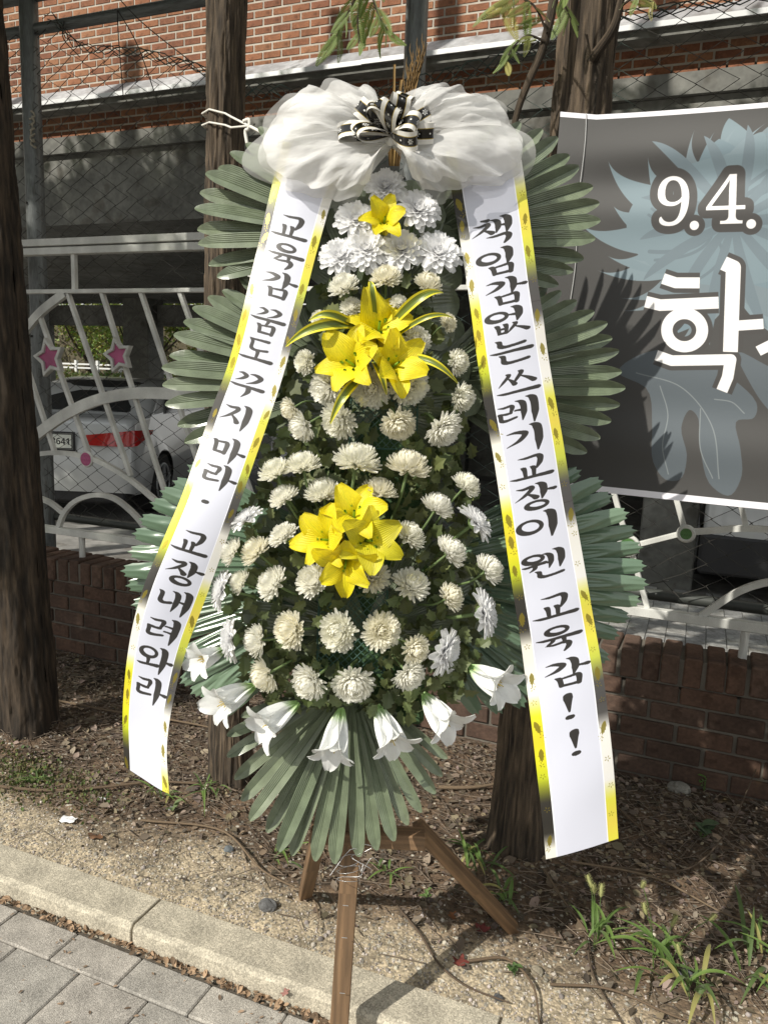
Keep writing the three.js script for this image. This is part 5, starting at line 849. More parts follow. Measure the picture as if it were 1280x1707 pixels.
// ---------- banner ----------
{
  const W = 2048, H = 1070, c = document.createElement('canvas'); c.width = W; c.height = H; const x = c.getContext('2d'), k = W / 1.8, X = (a) => (a + 0.41) * k, Y = (b) => (2.225 - b) * k;
  x.fillStyle = '#444342'; x.fillRect(0, 0, W, H);
  const r = rng(11), petal = (cx, cy, a, L, w, bend, col) => { x.save(); x.translate(X(cx), Y(cy)); x.rotate(-a); x.fillStyle = col; x.beginPath(); x.moveTo(0, -w * k * 0.4); x.bezierCurveTo(L * k * 0.4, -w * k, L * k * 0.8, (-w - bend * 0.5) * k, L * k, -bend * k); x.bezierCurveTo(L * k * 0.85, w * 0.2 * k, L * k * 0.4, w * k, 0, w * k * 0.4); x.fill(); x.restore(); };
  const blue = ['#76878f', '#70828b', '#7b8b93', '#748188'];
  // big ragged chrysanthemum head
  const hx = 0.02, hy = 1.965;
  for (const [n, L, w, o] of [[15, 0.335, 0.07, 0], [14, 0.29, 0.08, 0.12], [11, 0.24, 0.09, 0.05]]) for (let i = 0; i < n; i++) { const a = o + i / n * 6.2832 + (r() - 0.5) * 0.1; petal(hx, hy, a, L * (0.9 + 0.16 * r()) * (Math.sin(a) > 0.3 ? 0.62 : 0.98), w, (Math.cos(a) < 0 ? -0.085 : 0.085) * (0.7 + 0.8 * r()), blue[(r() * 4) | 0]); }
  x.fillStyle = '#76878f'; x.beginPath(); x.ellipse(X(0.02), Y(1.965), 0.245 * k, 0.15 * k, 0, 0, 6.3); x.fill();
  x.strokeStyle = '#69777f'; x.lineCap = 'round';
  for (let i = 0; i < 12; i++) { const a = r() * 6.28; x.lineWidth = 5 + r() * 9; x.beginPath(); x.moveTo(X(0.0 + Math.cos(a) * 0.03), Y(1.95 + Math.sin(a) * 0.03)); x.quadraticCurveTo(X(0.02 + Math.cos(a + 0.5) * 0.12), Y(1.95 + Math.sin(a + 0.5) * 0.08), X(0.02 + Math.cos(a) * 0.2), Y(1.95 + Math.sin(a) * 0.14)); x.stroke(); }
  for (let i = 0; i < 14; i++) { x.fillStyle = '#77868d'; const a = i * 0.449; petal(hx, hy, a, 0.2 + 0.1 * r(), 0.014, 0.04, '#6b7981'); }
  // leaves below
  const leaf = (pts, col) => { x.fillStyle = col; const cc = new THREE.CatmullRomCurve3(pts.map(([a, b]) => V(X(a), Y(b), 0)), true).getPoints(90); x.beginPath(); cc.forEach((p, i) => x[i ? 'lineTo' : 'moveTo'](p.x, p.y)); x.fill(); };
  leaf([[-0.215, 1.60], [-0.16, 1.648], [-0.06, 1.66], [0.05, 1.60], [0.115, 1.54], [0.112, 1.505], [0.075, 1.495], [0.09, 1.43], [0.10, 1.36], [0.078, 1.31], [0.03, 1.335], [0.0, 1.42], [-0.015, 1.50], [-0.035, 1.515], [-0.05, 1.47], [-0.03, 1.40], [-0.04, 1.34], [-0.075, 1.335], [-0.11, 1.38], [-0.12, 1.47], [-0.14, 1.56]], '#596167');
  leaf([[0.06, 1.66], [0.13, 1.63], [0.2, 1.6], [0.28, 1.5], [0.22, 1.48], [0.15, 1.52], [0.1, 1.58]], '#596167');
  x.strokeStyle = '#7c8386'; x.lineWidth = 3;
  for (const p of [[[-0.17, 1.6], [-0.06, 1.57], [0.02, 1.48], [0.05, 1.35]], [[-0.11, 1.57], [-0.085, 1.5], [-0.09, 1.42], [-0.07, 1.35]], [[-0.01, 1.52], [0.0, 1.42], [0.035, 1.35]], [[0.02, 1.545], [0.06, 1.54], [0.09, 1.515]]]) { const cc = new THREE.CatmullRomCurve3(p.map(([a, b]) => V(X(a), Y(b), 0))).getPoints(30); x.beginPath(); cc.forEach((q, i) => x[i ? 'lineTo' : 'moveTo'](q.x, q.y)); x.stroke(); }
  // lettering, set square to the hanging cloth
  x.save(); x.transform(1, 0, 0.07, 1, -0.07 * Y(1.8), 0);
  const pass = (fn) => { x.strokeStyle = '#434140'; x.fillStyle = '#434140'; fn(0.022); x.strokeStyle = x.fillStyle = '#eceaea'; fn(0); };
  const line = (w, ...p) => { x.lineWidth = w * k; x.lineJoin = 'round'; x.lineCap = 'butt'; x.beginPath(); p.forEach(([a, b], i) => x[i ? 'lineTo' : 'moveTo'](X(a), Y(b))); x.stroke(); };
  pass((e) => {
    x.font = `${Math.round(0.162 * k)}px serif`; x.textAlign = 'center'; x.lineJoin = 'round';
    for (const [s, a] of [['9', -0.105], ['4', 0.012]]) { if (e) { x.lineWidth = e * 1.7 * k; x.strokeText(s, X(a), Y(1.958)); } else x.fillText(s, X(a), Y(1.958)); }
    for (const [a, b] of [[-0.056, 1.956], [0.069, 1.956]]) { x.beginPath(); x.arc(X(a), Y(b), (0.0105 + e * 0.62) * k, 0, 6.3); x.fill(); }
  });
  pass((e) => {
    x.lineCap = e ? 'round' : 'butt';
    line(0.026 + e, [-0.125, 1.832], [-0.095, 1.822], [-0.04, 1.822]);
    line(0.028 + e, [-0.165, 1.776], [-0.13, 1.768], [0.004, 1.776]);
    x.lineWidth = (0.027 + e) * k; x.beginPath(); x.ellipse(X(-0.072), Y(1.709), 0.041 * k, 0.04 * k, 0, 0, 6.3); x.stroke();
    line(0.033 + e, [0.012, 1.868], [0.034, 1.858], [0.034, 1.66]);
    line(0.024 + e, [0.04, 1.722], [0.104, 1.728]);
    line(0.026 + e, [-0.137, 1.646], [-0.1, 1.634], [0.035, 1.642], [0.03, 1.60], [0.018, 1.566]);
    line(0.024 + e, [0.20, 1.82], [0.185, 1.74], [0.14, 1.69], [0.095, 1.664]); line(0.024 + e, [0.185, 1.74], [0.22, 1.69], [0.27, 1.665]);
  });
  x.restore(); x.fillStyle = '#e9e7ee'; x.fillRect(0, 0, W, 13); x.fillRect(0, H - 19, W, 19);
  const t = new THREE.CanvasTexture(c); t.colorSpace = THREE.SRGBColorSpace;
  const bf = (s, q) => {
    const X0 = lerp(-0.41, 1.39, s), Y0 = lerp(2.225, 1.284, q), e = Math.exp(-(X0 + 0.41) / 0.6);
    const fold = 0.012 * Math.sin((q - 0.22) * 34) * Math.exp(-((q - 0.17) ** 2) / 0.012) * (0.4 + 0.6 * sstep(-0.41, -0.1, X0)) + 0.006 * Math.sin((q - 0.8) * 26) * Math.exp(-((q - 0.82) ** 2) / 0.02);
    return V(X0, Y0 - 0.012 * Math.sin(s * Math.PI) + (s < 0.05 && q < 0.2 ? 0.012 * (1 - s / 0.05) * (1 - q / 0.2) : 0), -2.1 + fold + 0.004 * Math.sin(X0 * 9) + 0.012 * e * Math.sin(q * 3.1));
  };
  const b = group('banner'); tag(b, 'dark grey protest banner with white lettering and a pale blue chrysanthemum print', 'banner');
  mesh('cloth', sheet(120, 90, bf, (s, q) => [s, 1 - q]), std({ map: t, roughness: 0.62, side: THREE.DoubleSide, bumpMap: rep(grainB, 8, 4), bumpScale: 0.0001 }), b);
  const th = []; for (let i = 0; i <= 30; i++) { const q = i / 30; const p = bf(0.036 + 0.002 * Math.sin(i * 0.7), q); p.z += 0.004; th.push(p); } mesh('thread', tube(th, 0.0011, 4), std({ color: C(0.5, 0.5, 0.5) }), b);
}
// ---------- what lies and grows on the soil ----------
{
  const r = rng(900), list = [], peb = new THREE.IcosahedronGeometry(1, 1), p = peb.attributes.position;
  for (let i = 0; i < p.count; i++) { const q = V(p.getX(i), p.getY(i), p.getZ(i)), s = 0.75 + 0.45 * vnoise(q.x * 1.3 + 5, q.y * 1.3 + q.z * 1.7 + 5, 64, 5); p.setXYZ(i, q.x * s, q.y * s * 0.7, q.z * s * 0.85); } peb.computeVertexNormals();
  for (let i = 0; i < 30000; i++) { const x = lerp(-3.2, 0.9, r()), z = lerp(-1.64, -2.5, r() ** 1.4); if (r() > 0.15 + 0.85 * gravelMask(x, z)) continue; const s = 0.0012 + 0.0024 * r() ** 2 + (r() < 0.03 ? 0.005 * r() : 0), k = 0.16 + 0.42 * r() ** 1.3, w = r(); list.push([mat4(V(x, gh(x, z) + s * 0.25, z), new THREE.Euler(r() * 0.8, r() * 6.28, r() * 0.8), V(s, s, s)), C(k * (1.02 + 0.06 * w), k * 0.95, k * (0.74 + 0.16 * w))]); }
  tag(instances('gravel', peb, std({ roughness: 0.9, color: 0xffffff }), list), 'fine pale gravel scattered on the soil behind the kerb', 'gravel');
}
const flake = (() => { const g = new THREE.BufferGeometry(); g.setAttribute('position', new THREE.Float32BufferAttribute([0, 0, -1, -0.55, 0.25, -0.3, 0.5, 0.15, -0.35, -0.45, 0.3, 0.4, 0.55, 0.2, 0.35, 0.05, 0.05, 1, 0, 0, 0], 3)); g.setIndex([0, 1, 6, 0, 6, 2, 1, 3, 6, 6, 4, 2, 3, 5, 6, 6, 5, 4]); g.computeVertexNormals(); g.setAttribute('uv', new THREE.Float32BufferAttribute(new Float32Array(14), 2)); return g; })();
{
  const r = rng(901), leaves = [], bits = [], gut = [], fm = std({ roughness: 0.95, side: THREE.DoubleSide, color: 0xffffff });
  for (let i = 0; i < 15600; i++) {
    const x = lerp(-3.6, 1.3, r()), z = lerp(-1.66, -2.99, r() ** 0.75), g = gravelMask(x, z); if (r() < g * 0.94) continue;
    const s = i < 14800 ? 0.006 + 0.012 * r() * r() : 0.013 + 0.014 * r(), k = (i < 14800 ? 0.05 : 0.1) + 0.2 * r() ** 1.6;
    leaves.push([mat4(V(x, gh(x, z) + 0.003 + 0.006 * r(), z), new THREE.Euler((r() - 0.5) * 1.4, r() * 6.28, (r() - 0.5) * 1.4), V(s, s, s)), C(k * 1.18, k * (0.86 + 0.14 * r()), k * (0.58 + 0.22 * r()))]);
  }
  tag(instances('leaf_litter', flake, fm, leaves), 'brown dry leaf litter covering the shaded soil by the wall', 'leaf litter');
  const stick = new THREE.CylinderGeometry(0.5, 0.7, 1, 5, 1).rotateZ(Math.PI / 2);
  for (let i = 0; i < 6500; i++) { const x = lerp(-3.6, 1.3, r()), z = lerp(-1.68, -2.99, r() ** 0.8), g = gravelMask(x, z); if (r() < g * 0.8) continue; const L = 0.03 + 0.11 * r() ** 2, w = 0.0011 + 0.0012 * r(), k = 0.07 + 0.17 * r(); bits.push([mat4(V(x, gh(x, z) + 0.006 + 0.008 * r(), z), new THREE.Euler(0, (r() - 0.5) * 2.6, (r() - 0.5) * 0.3), V(L, w, w)), C(k * 1.15, k * 0.9, k * 0.68)]); }
  tag(instances('twig_litter', stick, std({ roughness: 0.95, color: 0xffffff }), bits), 'thin dry needle twigs strewn over the soil', 'twig litter');
  for (let i = 0; i < 1500; i++) { const x = lerp(-2.4, 0.9, r()), e = (r() + r() - 1), z = -1.499 + e * 0.016, s = 0.004 + 0.008 * r(), k = 0.08 + 0.22 * r(); gut.push([mat4(V(x, 0.002 + 0.012 * r() * (1 - Math.abs(e)), z), new THREE.Euler((r() - 0.5) * 1.8, r() * 6.28, (r() - 0.5) * 1.8), V(s, s, s)), C(k * 1.3, k * 0.88, k * 0.55)]); }
  for (let i = 0; i < 260; i++) { const x = lerp(-2.2, 0.3, r()), z = lerp(-1.48, -0.9, r() ** 1.8), s = 0.002 + 0.005 * r() ** 2, k = 0.1 + 0.2 * r(); gut.push([mat4(V(x, 0.003, z), new THREE.Euler((r() - 0.5) * 0.5, r() * 6.28, (r() - 0.5) * 0.5), V(s, s, s * 1.4)), C(k * 1.25, k * 0.88, k * 0.6)]); }
  tag(instances('gutter_leaves', flake, fm, gut), 'crumbled brown leaves lying in the gap between pavers and kerb', 'leaf litter');
}
// single twigs one can pick out
const twigM = [[0.20, 0.15, 0.105], [0.15, 0.115, 0.085], [0.26, 0.20, 0.14]].map((c) => std({ color: C(...c), roughness: 0.95, map: rep(woodT, 1, 6) }));
const twig = (label, pts, rad, m = 0) => tag(mesh('fallen_twig', tube(curve(pts.map(([x, z, h = 0.01]) => V(x, gh(x, z) + h, z)), 26), (t) => rad * 0.85 * (1.1 - 0.5 * t), 7, false, 8), twigM[m]), label, 'twig');
twig('long grey twig lying across the soil between thick trunk and ribbon end', [[-2.35, -1.86], [-2.05, -1.94], [-1.88, -2.03, 0.02], [-1.72, -2.13, 0.025], [-1.56, -2.17]], 0.007, 0);
twig('bent thin twig crossing the sunny gravel from the paper scrap side to the easel', [[-1.62, -1.93], [-1.34, -1.99, 0.015], [-1.1, -1.86, 0.02], [-0.92, -1.83, 0.012], [-0.86, -1.76]], 0.0042, 2);
twig('curved twig on gravel beside the two red leaves', [[-0.68, -1.90], [-0.58, -1.82, 0.012], [-0.5, -1.74], [-0.42, -1.70], [-0.3, -1.69]], 0.0042, 1);
twig('straight dark twig leaning beside the splayed easel leg', [[-0.315, -2.2, 0.02], [-0.24, -2.11, 0.02], [-0.16, -2.03]], 0.005, 0);
twig('pale branch lying in the litter behind the palm fan', [[-0.78, -2.58], [-0.66, -2.62, 0.02], [-0.5, -2.76, 0.02]], 0.009, 2);
twig('long twig along the litter left of the hanging ribbon end', [[-2.62, -2.53], [-2.3, -2.56, 0.015], [-1.95, -2.6, 0.02], [-1.6, -2.62]], 0.006, 2);
twig('forked twig behind the foxtail grass', [[-0.12, -2.35, 0.02], [0.08, -2.42, 0.03], [0.2, -2.62, 0.06], [0.3, -2.95, 0.15]], 0.004, 1);
twig('thin arched twig on the soil in front of the foxtail grass', [[-0.22, -1.79], [-0.08, -1.83, 0.015], [0.1, -1.80, 0.02], [0.3, -1.86]], 0.004, 0);
twig('short twig crossing the arched twig near the kerb', [[-0.16, -2.0, 0.02], [-0.12, -1.86, 0.012], [-0.02, -1.71]], 0.0038, 1);
twig('looped brown twig near the stone at the easel leg', [[-0.43, -1.78], [-0.34, -1.82, 0.02], [-0.26, -1.76, 0.02], [-0.22, -1.66]], 0.0045, 0);
twig('long thin twig in the shade below the ribbon with exclamation marks', [[-0.25, -2.3, 0.015], [0.0, -2.36, 0.02], [0.25, -2.27, 0.015], [0.55, -2.35]], 0.0042, 2);
twig('thin twig beside the wall foot near the pale stone', [[-0.25, -2.85], [-0.05, -2.6, 0.02], [0.12, -2.45, 0.02]], 0.0035, 0);
// stones and scraps
const stone = (label, x, z, s, c, seed) => { const g = new THREE.IcosahedronGeometry(1, 3), p = g.attributes.position; for (let i = 0; i < p.count; i++) { const q = V(p.getX(i), p.getY(i), p.getZ(i)), k = 0.7 + 0.6 * fb(q.x * 1.4 + seed, q.y * 1.4 + q.z * 1.9 + 9, 3, seed); p.setXYZ(i, q.x * k * s, q.y * k * s * 0.65, q.z * k * s * 0.8); } const m = mesh('stone', boxUV(g), std({ color: C(...c), map: rep(blotchT, 6), roughness: 0.9, bumpMap: rep(grainB, 10), bumpScale: 0.001 })); m.position.set(x, gh(x, z) + s * 0.25, z); return tag(m, label, 'stone'); };
stone('pale angular stone in the shade at the foot of the wall', 0.05, -2.96, 0.038, [0.45, 0.43, 0.38], 3);
stone('grey stone slab at the gravel edge by the kerb', -1.02, -1.75, 0.026, [0.22, 0.22, 0.22], 4);
stone('cream lumpy stone beside the looped twig', -0.26, -1.83, 0.017, [0.5, 0.44, 0.33], 5);
stone('small dark stone next to the shadow on the gravel', -0.33, -1.70, 0.012, [0.12, 0.125, 0.13], 6);
stone('blue grey pebble on gravel below the slim trunk', -1.27, -1.93, 0.016, [0.24, 0.27, 0.29], 7);
stone('pale grey pebble near the broad dock leaves', -1.57, -2.03, 0.014, [0.4, 0.42, 0.42], 8);
stone('grey stone among the foxtail stems', 0.10, -1.98, 0.02, [0.23, 0.235, 0.25], 9);
{
  const pm = std({ color: C(0.8, 0.81, 0.83), roughness: 0.7, side: THREE.DoubleSide });
  const s = mesh('paper_scrap', sheet(5, 4, (a, b) => V((a - 0.5) * 0.05 + 0.008 * (b - 0.5) + 0.004 * hash((a * 50) | 0, (b * 50) | 0, 1), 0.005 + 0.009 * hash((a * 90) | 0, (b * 90) | 0, 2), (b - 0.5) * 0.032 - 0.01 * (a - 0.5))).toNonIndexed(), pm); s.position.set(-1.84, gh(-1.84, -1.83) + 0.004, -1.83); tag(s, 'small crumpled white paper scrap on the gravel', 'paper scrap');
  const b = mesh('cigarette_butt', new THREE.CylinderGeometry(0.004, 0.004, 0.032, 12).rotateZ(1.57), pm); b.position.set(-1.84, gh(-1.84, -1.99) + 0.008, -1.99); b.rotation.y = 0.2; tag(b, 'white cigarette butt beside the long grey twig', 'cigarette butt');
}
function dryLeaf(label, x, z, s, c, lob, turn) {
  const pts = []; for (let i = 0; i < 24; i++) { const a = i / 24 * 6.283, q = lob ? 0.72 + 0.28 * Math.cos(a * 5) : 0.55 + 0.45 * Math.abs(Math.cos(a)); pts.push(new THREE.Vector2(Math.cos(a) * q * s, Math.sin(a) * q * s * (lob ? 0.9 : 0.6))); }
  const g = new THREE.ShapeGeometry(new THREE.Shape(pts), 2); g.rotateX(-Math.PI / 2); const p = g.attributes.position; for (let i = 0; i < p.count; i++) p.setY(i, 0.35 * Math.hypot(p.getX(i), p.getZ(i)) + 0.004 * Math.sin(p.getX(i) * 200)); g.computeVertexNormals();
  const m = mesh('fallen_leaf', g, std({ color: C(...c), roughness: 0.85, side: THREE.DoubleSide, map: rep(blotchT, 8) })); m.position.set(x, gh(x, z) + 0.004, z); m.rotation.y = turn; return tag(m, label, 'leaf');
}
dryLeaf('dark red fallen leaf nearest the kerb in the sun', -0.45, -1.77, 0.026, [0.26, 0.055, 0.04], true, 0.4);
dryLeaf('dark red fallen leaf under the splayed easel leg', -0.43, -1.91, 0.027, [0.24, 0.05, 0.045], true, 1.6);
dryLeaf('orange brown curled leaf beside the red leaf under the easel', -0.52, -1.93, 0.018, [0.32, 0.13, 0.05], true, 2.6);
dryLeaf('brown oval leaf lying on gravel below the paper scrap', -1.69, -1.795, 0.026, [0.27, 0.14, 0.07], false, 0.2);
dryLeaf('pink fallen leaf in the gap at the kerb foot', -0.82, -1.497, 0.013, [0.5, 0.24, 0.2], true, 0.9);
dryLeaf('tan fallen leaf at the foot of the foxtail grass', 0.22, -1.83, 0.02, [0.42, 0.28, 0.15], true, 0.9);

// grasses
const gM = [leafM(0.12, 0.21, 0.04), leafM(0.16, 0.26, 0.05), leafM(0.09, 0.15, 0.035), leafM(0.34, 0.32, 0.10)];
function blade(parent, base, dir, L, w, droop, m) {
  const d = V(dir.x, 0, dir.z).normalize(), sd = V(-d.z, 0, d.x);
  mesh('blade', sheet(2, 10, (s, t) => { const q = s * 2 - 1, ww = w * Math.pow(Math.sin(Math.PI * (0.14 + 0.85 * t)), 0.8); return base.clone().addScaledVector(d, L * (dir.y * t + 0.25 * t * t)).addScaledVector(V(0, 1, 0), L * (t * (1 - dir.y * 0.4) - droop * t * t)).addScaledVector(sd, q * ww).add(V(0, Math.abs(q) * ww * 0.5, 0)); }), m, parent);
}
const foxHead = (() => { const r = rng(71), L = [new THREE.SphereGeometry(1, 8, 10).scale(0.0045, 0.016, 0.0045)]; for (let i = 0; i < 130; i++) { const t = r() * 2 - 1, a = r() * 6.28, q = Math.sqrt(Math.max(0, 1 - t * t)), p = V(Math.cos(a) * q * 0.0042, t * 0.0155, Math.sin(a) * q * 0.0042), e = p.clone().add(V(Math.cos(a) * 0.005, 0.004, Math.sin(a) * 0.005)); L.push(tube([p, e], 0.00022, 3)); } return merge(L); })();
const foxM = phys({ color: C(0.36, 0.37, 0.14), roughness: 0.8, transmission: 0.2, thickness: 0 });
function clump(name, label, cat, x, z, n, L, w, seed, heads = 0, grp) {
  const g = group(name), r = rng(seed); tag(g, label, cat, grp); g.position.set(x, gh(x, z), z);
  for (let i = 0; i < n; i++) { const a = r() * 6.28, b = V((r() - 0.5) * 0.08 * (n / 14), 0.0 + (heads ? 0.05 * r() : 0), (r() - 0.5) * 0.07 * (n / 14)); blade(g, b, V(Math.cos(a), 0.25 + 0.5 * r(), Math.sin(a)), L * (0.6 + 0.6 * r()), w * (0.7 + 0.5 * r()), 0.35 + 0.5 * r(), gM[r() < 0.08 ? 3 : (r() * 3) | 0]); }
  for (let i = 0; i < heads; i++) { const a = r() * 6.28, tx = (r() - 0.5) * 0.24, tz = (r() - 0.5) * 0.1, h = L * (0.9 + 0.6 * r()), top = V(tx, h, tz); mesh('stalk', tube(curve([V(tx * 0.2, 0, tz * 0.2), V(tx * 0.5, h * 0.6, tz * 0.5), top], 10), 0.0011, 5), gM[0], g); const m = mesh('seed_head', foxHead, foxM, g); m.position.copy(top); m.rotation.set((r() - 0.5) * 0.9, 0, (r() - 0.5) * 1.2); m.scale.setScalar(0.8 + 0.4 * r()); }
  return g;
}
clump('foxtail_grass', 'foxtail grass clump nearest the ribbon with exclamation marks', 'grass', -0.13, -2.0, 11, 0.15, 0.0055, 501, 3);
clump('foxtail_grass', 'leafy foxtail grass clump in the middle with most seed heads', 'grass', 0.03, -1.98, 20, 0.16, 0.0062, 502, 5);
clump('foxtail_grass', 'small foxtail tuft standing between two larger clumps', 'grass', 0.12, -1.9, 10, 0.15, 0.006, 507, 1);
clump('foxtail_grass', 'bright foxtail grass clump cut by the picture edge', 'grass', 0.31, -2.08, 28, 0.2, 0.0062, 503, 3);
clump('grass_tuft', 'short grass tuft under the hanging ribbon end', 'grass', -1.66, -2.1, 12, 0.10, 0.004, 504);
clump('grass_tuft', 'grass tuft at the foot of the slim trunk', 'grass', -1.5, -2.15, 12, 0.14, 0.004, 505);
clump('grass_tuft', 'grass tuft on the gravel beside the palm fan tips', 'grass', -1.1, -1.97, 12, 0.11, 0.0042, 506);
clump('grass_tuft', 'low grass under the easel crossbar', 'grass', -0.78, -2.05, 9, 0.09, 0.0042, 511);
clump('grass_tuft', 'tall grass tuft beside the furrowed trunk and the splayed leg', 'grass', -0.52, -2.16, 18, 0.15, 0.0052, 508);
clump('grass_tuft', 'grass tuft growing by the foot of the splayed easel leg', 'grass', -0.41, -2.06, 10, 0.12, 0.0055, 509);
clump('grass_tuft', 'grass tuft among the weeds near the thick trunk', 'grass', -2.13, -1.99, 12, 0.09, 0.004, 510);
// broad leaf plants
function leafy(name, label, x, z, n, s, h, seed, m) { const g = group(name), r = rng(seed); tag(g, label, 'plant'); g.position.set(x, gh(x, z), z); for (let i = 0; i < n; i++) { const a = r() * 6.28, l = mesh('leaf', mumLeaf2, m, g), hh = h * (0.3 + 0.7 * r()); l.position.set(Math.cos(a) * s * 0.6 * r(), hh, Math.sin(a) * s * 0.6 * r()); l.rotation.set(-1.2 + 0.5 * r(), a, 0, 'YXZ'); l.scale.setScalar(s * (0.7 + 0.5 * r())); mesh('stem', tube(curve([V(0, 0, 0), l.position.clone().multiplyScalar(0.6), l.position], 6), 0.001, 4), gM[0], g); } }
const mumLeaf2 = sheet(4, 8, (s, t) => { const q = s * 2 - 1, w = 0.34 * Math.pow(Math.sin(Math.PI * (0.06 + 0.93 * t)), 0.7); return V(q * w, t, Math.abs(q) * w * 0.4 - 0.3 * t * t); });
leafy('broadleaf_weed', 'broad leaved dark green weed in the shade behind the foxtails', 0.13, -2.66, 9, 0.05, 0.05, 601, leafM(0.07, 0.12, 0.05));
leafy('seedling', 'bright green seedling growing at the wall foot', 0.14, -3.0, 8, 0.026, 0.06, 602, leafM(0.14, 0.30, 0.04));
leafy('broadleaf_weed', 'small dock plant with pale leaves on the gravel under the ribbon', -1.56, -2.02, 5, 0.03, 0.03, 603, leafM(0.16, 0.22, 0.08));
leafy('seedling', 'small green weed beside the looped twig', -0.31, -1.79, 6, 0.022, 0.03, 604, leafM(0.09, 0.17, 0.04));
leafy('seedling', 'tiny weed on the sunny gravel between the easel legs', -0.62, -1.98, 5, 0.018, 0.03, 605, leafM(0.14, 0.24, 0.06));
{
  const r = rng(640), list = []; for (let i = 0; i < 1500; i++) { const x = -2.2 + (r() + r() - 1) * 0.5, z = -1.98 + (r() + r() - 1) * 0.17; const s = 0.006 + 0.009 * r(); list.push([mat4(V(x, gh(x, z) + 0.04 * r() * r(), z), new THREE.Euler((r() - 0.5) * 1.6, r() * 6.28, (r() - 0.5) * 1.6), V(s, s, s)), C(0.7 + 0.6 * r(), 0.8 + 0.5 * r(), 0.7 + 0.4 * r())]); }
  tag(instances('ground_weeds', mumLeaf, phys({ color: C(0.13, 0.145, 0.05), roughness: 0.8, side: THREE.DoubleSide, transmission: 0.2, thickness: 0 }), list), 'low straggling weeds at the foot of the thick trunk', 'weeds');
}

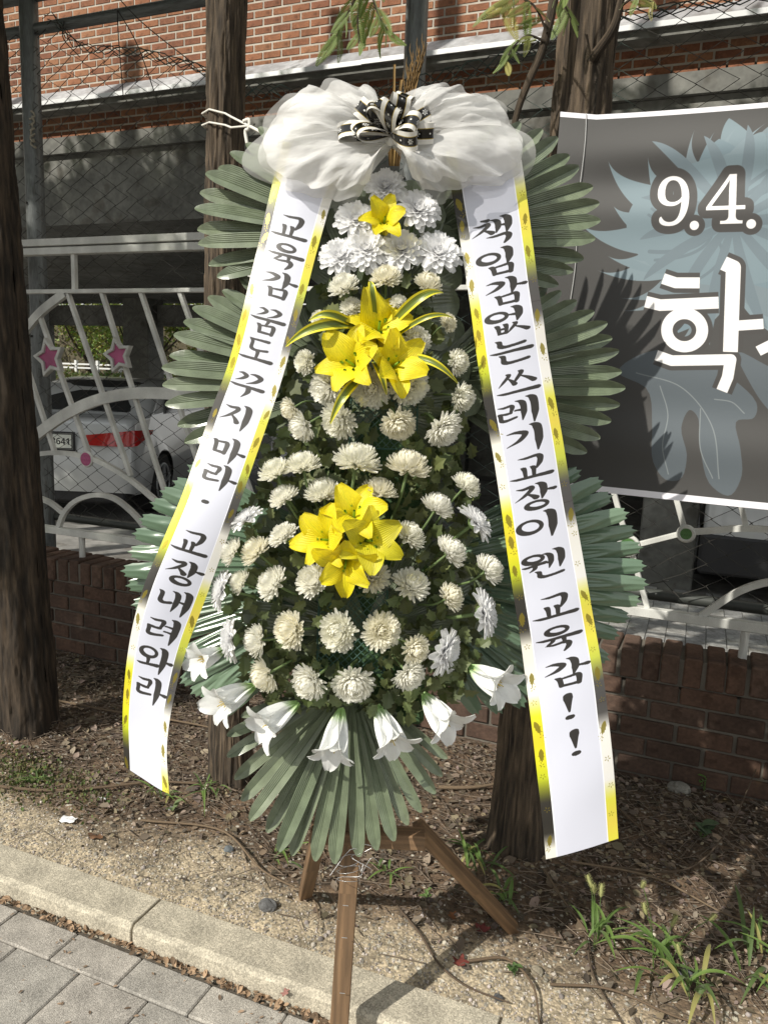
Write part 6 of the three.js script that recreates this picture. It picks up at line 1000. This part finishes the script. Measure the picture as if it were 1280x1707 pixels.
// ---------- sunlit garden beyond the parking level ----------
{
  const hedge = (x0, x1, z, h, seed, label) => { const g = group('hedge'), r = rng(seed), list = []; tag(g, label, 'hedge'); for (let i = 0; i < 9000; i++) { const x = lerp(x0, x1, r()), s = 0.06 + 0.06 * r(); list.push([mat4(V(x, h * Math.sqrt(r()) * (0.93 + 0.12 * fb(x * 2, seed, 2, 3)), z + (r() - 0.5) * 0.9), new THREE.Euler(r() * 6, r() * 6, r() * 6), V(s, s, s)), C(0.6 + 0.9 * r(), 0.7 + 0.7 * r(), 0.6 + 0.6 * r())]); } instances('foliage', mumLeaf, leafM(0.13, 0.17, 0.035), list, g); mesh('branches', box(x1 - x0, h * 0.85, 0.5, (x0 + x1) / 2, h * 0.42, z), std({ color: C(0.10, 0.085, 0.05) }), g); };
  hedge(-26, -12, -19.2, 1.5, 701, 'clipped sunlit hedge seen beyond the dark parking level');
  hedge(-30, -11, -24.5, 4.6, 702, 'tall loose hedge closing the far garden');
  const rl = group('garden_railing'); tag(rl, 'white garden railing above the far hedge', 'railing'); const wm = std({ color: C(0.75, 0.76, 0.76) });
  for (const y of [1.72, 1.6]) mesh('rail', box(16, 0.05, 0.04, -19, y, -20.2), wm, rl); for (let k = 0; k < 17; k++) mesh('post', box(0.09, 1.85, 0.09, -26.5 + k * 0.9, 0.92, -20.2), wm, rl);
  const gt = (x, z, h, rad, seed, label) => { const g = group('garden_tree'); tag(g, label, 'tree'); g.position.set(x, 0, z); const tr = [tube(curve([V(0, 0, 0), V(0.15, h * 0.35, 0), V(0.05, h * 0.6, 0.1)], 12), (t) => 0.14 - 0.06 * t, 8)]; for (let k = 0; k < 5; k++) { const a = k * 1.3; tr.push(tube(curve([V(0.12, h * 0.32 + k * 0.12, 0), V(Math.cos(a) * rad * 0.4, h * 0.5, Math.sin(a) * rad * 0.4), V(Math.cos(a) * rad * 0.8, h * 0.72, Math.sin(a) * rad * 0.8)], 10), (t) => 0.06 - 0.045 * t, 6)); } mesh('trunk', merge(tr), barkM[1], g); const r = rng(seed), list = [], cl = []; for (let i = 0; i < 60; i++) { const a = r() * 6.28, u = r() * 2 - 1, q = Math.cbrt(r()), s = Math.sqrt(1 - u * u); cl.push(V(Math.cos(a) * s * q * rad, h * 0.72 + u * q * rad * 0.8, Math.sin(a) * s * q * rad)); } for (const p of cl) for (let i = 0; i < 75; i++) { const s = 0.07 + 0.08 * r(); list.push([mat4(V(p.x + (r() + r() - 1) * 0.5, p.y + (r() + r() - 1) * 0.35, p.z + (r() + r() - 1) * 0.5), new THREE.Euler(r() * 6, r() * 6, r() * 6), V(s, s, s)), C(0.7 + 0.7 * r(), 0.8 + 0.5 * r(), 0.6 + 0.6 * r())]); } instances('crown', mumLeaf, leafM(0.22, 0.27, 0.05), list, g); };
  gt(-18.0, -21.8, 4.6, 2.3, 711, 'sunlit garden tree with forked trunk seen through the parking level');
  gt(-22.0, -23.5, 5.4, 2.6, 712, 'larger tree standing further back in the far garden');
  gt(-14.2, -22.6, 4.4, 2.2, 713, 'tree at the near end of the far garden');
}

// ---------- sprays of young leaves hanging into the picture ----------
spray(T[1], [V(-0.93, 2.66, -2.02), V(-0.94, 2.54, -2.0), V(-0.965, 2.48, -1.99), V(-0.99, 2.44, -1.99)], 9, 801, mixG, 0.62);
spray(T[1], [V(-0.90, 2.66, -2.02), V(-0.90, 2.55, -2.0), V(-0.875, 2.48, -1.99), V(-0.84, 2.43, -1.98)], 10, 802, mixG, 0.66);
spray(T[1], [V(-0.92, 2.56, -2.0), V(-0.93, 2.48, -1.99), V(-0.92, 2.41, -1.98)], 6, 803, mixG, 0.45);
branch(T[1], [V(-1.48, 3.0, -2.2), V(-1.2, 2.95, -2.1), V(-0.98, 2.78, -2.03), V(-0.92, 2.62, -2.02)], 0.012, 0.004);
branch(T[2], [V(-0.44, 2.95, -2.22), V(-0.46, 2.5, -2.15), V(-0.478, 2.40, -2.14), V(-0.503, 2.33, -2.13), V(-0.53, 2.25, -2.13), V(-0.55, 2.05, -2.13)], 0.013, 0.0075);
spray(T[2], [V(-0.465, 2.44, -2.13), V(-0.50, 2.50, -2.11), V(-0.55, 2.52, -2.1), V(-0.59, 2.51, -2.1)], 9, 811, mixY, 0.55);
spray(T[2], [V(-0.47, 2.42, -2.13), V(-0.51, 2.43, -2.11), V(-0.545, 2.40, -2.1), V(-0.56, 2.37, -2.1)], 6, 812, mixY, 0.5);
spray(T[2], [V(-0.44, 2.56, -2.13), V(-0.42, 2.49, -2.11), V(-0.40, 2.45, -2.1)], 8, 813, mixG, 0.5);
branch(T[2], [V(-0.37, 2.40, -2.24), V(-0.31, 2.46, -2.2), V(-0.295, 2.52, -2.19), V(-0.27, 2.62, -2.18)], 0.014, 0.007);
spray(T[2], [V(-0.30, 2.50, -2.19), V(-0.26, 2.51, -2.17), V(-0.215, 2.49, -2.16)], 5, 814, mixY, 0.42);

renderer.render(scene, camera);
